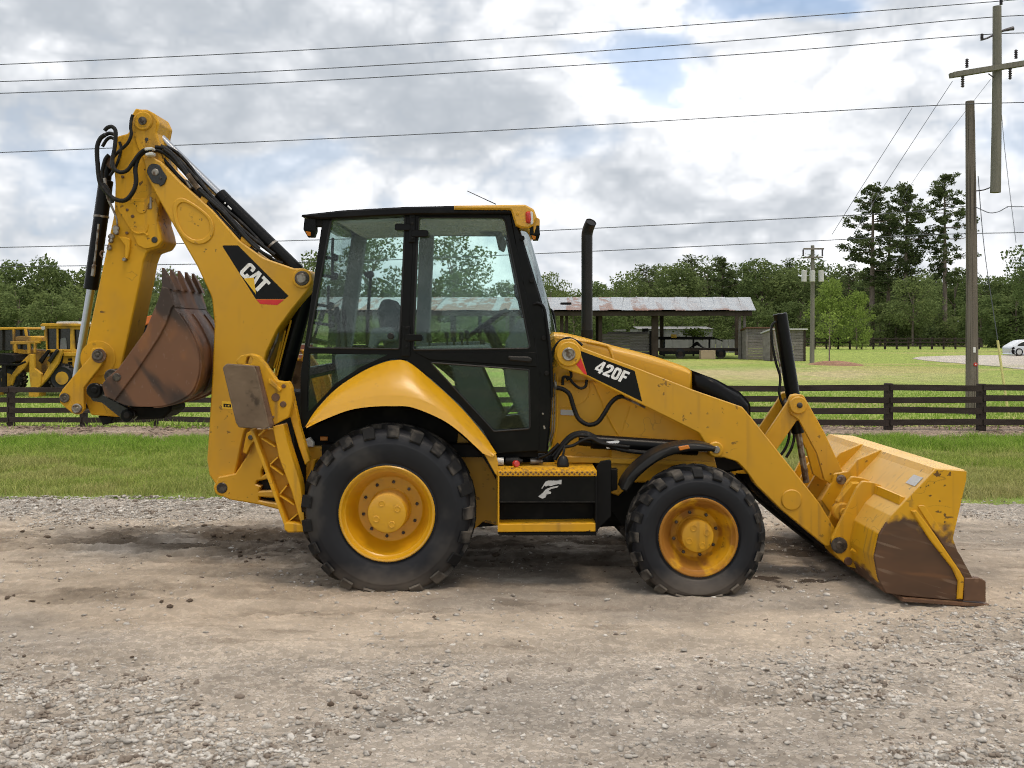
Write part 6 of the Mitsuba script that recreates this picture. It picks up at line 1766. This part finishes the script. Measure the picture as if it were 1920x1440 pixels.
# ------------------------------------------------------------------ car
mat('m_car_paint', (.62, .66, .70), .25, metallic=.2, clearcoat=1.0, clearcoat_gloss=.9)
mat('m_car_glass', (.02, .025, .03), .08, spec=.7)
k = thing('parked_car', 'white car at the right edge parked on the far gravel drive', 'car')
Y = 84.0
zc = lambda py: EYE - (py - HZ) * Y / F
xc = lambda px: (px - 960) * Y / F
body = spline([(1898, 662), (1896.5, 655), (1898, 650), (1905, 645.5), (1916, 639.5), (1930, 637), (1950, 637.5), (1962, 642), (1972, 648), (1988, 651), (1994, 656), (1994, 663), (1990, 665), (1905, 665.5)], 4, True)
put('body', prism([tuple(q) for q in body], Y, Y + 1.7, .12), 'm_car_paint', k, smooth=60)
put('side_window', prism(fillet([(1904, 649, 2), (1917, 641.5, 3), (1931, 639.3), (1931, 648.5)]), Y - .01, Y + .05, .01), 'm_car_glass', k)
put('side_window', prism(fillet([(1933, 648.5), (1933, 639.3), (1948, 639.8, 3), (1962, 648)]), Y - .01, Y + .05, .01), 'm_car_glass', k)
put('tail_lamp', prism(fillet([(1897.5, 652, 1), (1902, 650), (1903, 654), (1898, 656)]), Y - .02, Y + .05, .01), 'm_black_matte', k)
put('bumper', prism(fillet([(1897, 656, 1), (1903, 656), (1903, 664), (1899, 664)]), Y - .02, Y + .1, .02), 'm_black_matte', k)
for px in (1911, 1975):
    q = [xc(px), Y - .02, .33]
    put('wheel', lathe([(0, .1), (0, .28), (.03, .33), (.2, .33), (.22, .2)], q, [0, 1, 0], 20), 'm_tyre', k)
    put('wheel_rim', cyl([q[0], Y - .035, .33], [q[0], Y, .33], .20, n=16), 'm_can', k)

# ------------------------------------------------------------------ old yellow loaders behind the fence at the left
mat('m_old_yellow', lambda p, n, uv: mix((.52, .29, .025), (.22, .13, .04), smoothstep(.45, .75, fbm(p.x * 2.3, p.z * 2.3, p.y * 2, 4))), .6, spec=.3)
mat('m_dark_glass', (.012, .014, .014), .15, spec=.6)


def old_tyre(px, py, Y, r, w, k):
    q = at(px, py, Y)
    put('tyre', lathe([(0, r * .45), (.02, r * .62), (.0, r * .8), (.06, r * .98), (w / 2, r), (w - .06, r * .98), (w, r * .8), (w - .02, r * .5)], [q[0], Y, q[2]], [0, 1, 0], 32, cap=False), 'm_tyre', k)
    for j in range(20):
        a = 2 * math.pi * j / 20
        e = np.array([math.cos(a), 0, math.sin(a)])
        put('tread_bar', rotbar(q + e * r * .97 + [0, .03, 0], q + [r * math.cos(a + .18), 0, r * math.sin(a + .18)] + [0, w * .9, 0], .075, .06, .01, up=e), 'm_lug', k)
    put('rim', lathe([(.0, r * .47), (.05, r * .42), (.12, r * .2), (.08, r * .18), (.08, .001)], [q[0], Y, q[2]], [0, 1, 0], 24), 'm_old_yellow', k)


L1 = thing('old_loader', 'old yellow wheel loader with a dark windowed cab behind the left fence', 'wheel loader')
Y = 32.0


def lp(nm, pts, a, b, m='m_old_yellow', c=.015, holes=(), K=None):
    put(nm, prism(fillet(pts), a, b, c, holes, yref=Y), m, K or L1)


lp('cab_frame', [(84, 611), (152, 611), (156, 690), (136, 690), (134, 660), (86, 660)], Y, Y + .08, holes=[[(87, 616), (131, 616), (131, 655), (88, 655)], [(138, 618), (150, 618), (152, 655), (140, 655)]])
lp('cab_frame', [(84, 611), (152, 611), (156, 690), (136, 690), (134, 660), (86, 660)], Y + 1.5, Y + 1.58, holes=[[(87, 616), (131, 616), (131, 655), (88, 655)], [(138, 618), (150, 618), (152, 655), (140, 655)]])
lp('cab_window', [(86, 615), (132, 615), (132, 656), (87, 656)], Y + .10, Y + .12, 'm_dark_glass', 0)
lp('cab_window', [(137, 617), (151, 617), (153, 656), (139, 656)], Y + .10, Y + .12, 'm_dark_glass', 0)
lp('cab_roof', [(78, 609, 2), (82, 606), (154, 607), (156, 612), (78, 612)], Y - .1, Y + 1.7, c=.02)
lp('window_bar', [(106, 616), (109, 616), (109, 655), (106, 655)], Y - .02, Y + .06)
lp('seat', [(112, 634, 3), (122, 633, 3), (124, 655), (110, 655)], Y + .06, Y + .095, 'm_interior', .01)
lp('cowl', [(120, 660), (154, 660), (154, 668), (120, 668)], Y - .05, Y + .12, 'm_old_yellow')
lp('body_vent', [(126, 672), (152, 672), (152, 676), (126, 676)], Y + .05, Y + .12, 'm_black_matte', .01)
lp('body_vent', [(126, 679), (152, 679), (152, 683), (126, 683)], Y + .05, Y + .12, 'm_black_matte', .01)
lp('headlight', [(86, 664, 2), (91, 664, 2), (91, 669, 2), (86, 669, 2)], Y - .02, Y + .1, 'm_can', .01)
lp('roof_unit', [(98, 603, 2), (138, 602.5, 2), (140, 607), (97, 607)], Y + .3, Y + 1.3, 'm_can')
lp('exhaust', [(68, 614), (74, 614), (74, 640), (69, 640)], Y + .5, Y + .6, 'm_old_yellow')
lp('work_light', [(66, 611, 3), (74, 611, 3), (74, 619, 3), (66, 619, 3)], Y + .4, Y + .55, 'm_can')
lp('engine_body', [(84, 656), (156, 658), (158, 705), (120, 708), (86, 690)], Y + .1, Y + 1.5)
lp('side_grille', [(92, 662), (118, 660), (114, 684), (92, 684)], Y + .06, Y + .1, 'm_black_matte', .01)
lp('loader_boom', [(90, 700), (96, 690), (118, 655), (124, 656), (116, 680), (98, 706), (84, 722), (78, 718)], Y - .25, Y - .12)
lp('loader_boom', [(63, 664), (72, 663), (73, 690), (86, 700), (84, 722), (74, 732), (66, 732), (63, 700)], Y - .30, Y - .16)
lp('lift_ram', [(74, 676), (92, 655, 2), (96, 658, 2), (80, 682)], Y - .1, Y, 'm_black_matte')
lp('lift_ram', [(98, 676), (114, 654, 2), (119, 657, 2), (104, 680)], Y - .35, Y - .25, 'm_hose')
lp('front_frame', [(62, 732), (82, 732), (80, 746), (62, 746)], Y - .3, Y + .2)
lp('underframe', [(60, 700), (160, 704), (160, 730), (60, 730)], Y + .3, Y + 1.2, 'm_black_matte')
old_tyre(116, 709, Y - .15, .42, .45, L1)
old_tyre(176, 709, Y - .15, .42, .45, L1)
old_tyre(150, 706, Y + 1.2, .42, .45, L1)
L2 = thing('old_loader', 'old yellow wheel loader at the left edge with its dark bucket raised', 'wheel loader')
lp('cab_roof', [(-30, 613), (30, 613, 2), (33, 617, 2), (-30, 619)], Y + .5, Y + 2.0, K=L2)
for x0, x1, x2, x3 in ((8, 12, 12, 9), (30, 34, 42, 38), (-26, -22, -22, -26)):
    lp('cab_post', [(x0, 617), (x1, 617), (x2, 660), (x3, 660)], Y + .5, Y + .6, K=L2)
lp('cab_window', [(-24, 618), (31, 618), (38, 655), (-24, 658)], Y + .8, Y + .82, 'm_dark_glass', 0, K=L2)
lp('hood', [(14, 632), (24, 630, 2), (62, 632, 3), (66, 640), (14, 640)], Y + .5, Y + 1.9, 'm_old_yellow', K=L2)
lp('guard_frame', [(10, 640), (66, 639), (66, 644), (58, 644), (58, 662), (54, 662), (54, 645), (48, 645), (48, 664), (42, 664), (42, 646), (22, 646), (22, 662), (17, 662), (17, 646), (10, 646)], Y + .3, Y + .4, K=L2)
lp('body', [(10, 655), (60, 660), (62, 700), (10, 700)], Y + .6, Y + 1.9, K=L2)
lp('raised_bucket', [(0, 668, 3), (10, 662, 3), (36, 665, 3), (42, 678, 3), (20, 682), (2, 680)], Y - .4, Y + 1.4, 'm_black_matte', K=L2)
lp('loader_boom', [(44, 680), (60, 664), (66, 668), (52, 690), (34, 706), (28, 722), (22, 716), (30, 698)], Y - .2, Y - .1, K=L2)
lp('guard_bar', [(-20, 680.5), (48, 681), (60, 676), (62, 679), (48, 685), (-20, 685)], Y - .5, Y - .42, 'm_black_matte', K=L2)
lp('guard_post', [(17, 684), (26, 684), (26, 725), (17, 725)], Y - .5, Y - .42, 'm_black_matte', K=L2)
lp('side_plate', [(-5, 690), (18, 688), (20, 705), (-5, 706)], Y + .1, Y + .2, K=L2)
old_tyre(14, 712, Y + .0, .42, .45, L2)
old_tyre(-50, 712, Y + .0, .42, .45, L2)
lp('step', [(-4, 736), (6, 735), (6, 740), (-4, 741)], Y - .2, Y + .1, K=L2)

# glimpses between the arm and the cab
mat('m_orange', (.60, .14, .03), .5)
k = thing('orange_machine', 'orange machine arm glimpsed between the stick and the rusty bucket', 'machine')
Y = 60.0
put('arm', prism(fillet([(262, 606, 2), (272, 594, 3), (296, 588, 3), (300, 596), (284, 604), (268, 612)]), Y, Y + .6, .03), 'm_orange', k)
put('base', prism([(268, 610), (320, 606), (320, 690), (268, 690)], Y + .1, Y + 1.4, .03), 'm_black_matte', k)
k = thing('white_van', 'pale vehicle roof glimpsed behind the rusty digging bucket', 'vehicle')
Y = 62.0
put('body', prism(fillet([(262, 622, 3), (330, 620, 3), (334, 682), (260, 682)]), Y, Y + 2.0, .08), 'm_car_paint', k)
put('tyre', cyl(at(280, 684, Y - .05), at(280, 684, Y + .15), .34, n=18), 'm_tyre', k)
k = thing('red_trailer', 'rust red box trailer glimpsed between the boom and the cab', 'trailer')
mat('m_red_brown', lambda p, n, uv: mix((.13, .038, .028), (.19, .060, .042), fbm(p.x * 3, p.z * 5, 0, 3)), .6)
Y = 28.0
for r in range(4):
    put('side_board', box(at(528, 0, Y)[0], at(588, 0, Y)[0], Y + .01 * (r % 2), Y + .05, at(0, 722 - r * 19.5, Y)[2], at(0, 704.5 - r * 19.5, Y)[2], .006), 'm_red_brown', k)
    put('slat_gap', box(at(529, 0, Y)[0], at(587, 0, Y)[0], Y + .005, Y + .04, at(0, 704.3 - r * 19.5, Y)[2], at(0, 703 - r * 19.5, Y)[2], .002), 'm_grey_decal', k)
put('floor', box(at(528, 0, Y)[0], at(588, 0, Y)[0], Y, Y + 2, .42, .52, .01), 'm_black_matte', k)
for px in (548, 572):
    put('tyre', cyl(at(px, 735, Y), at(px, 735, Y + .22), .33, n=20, c=.03), 'm_tyre', k)
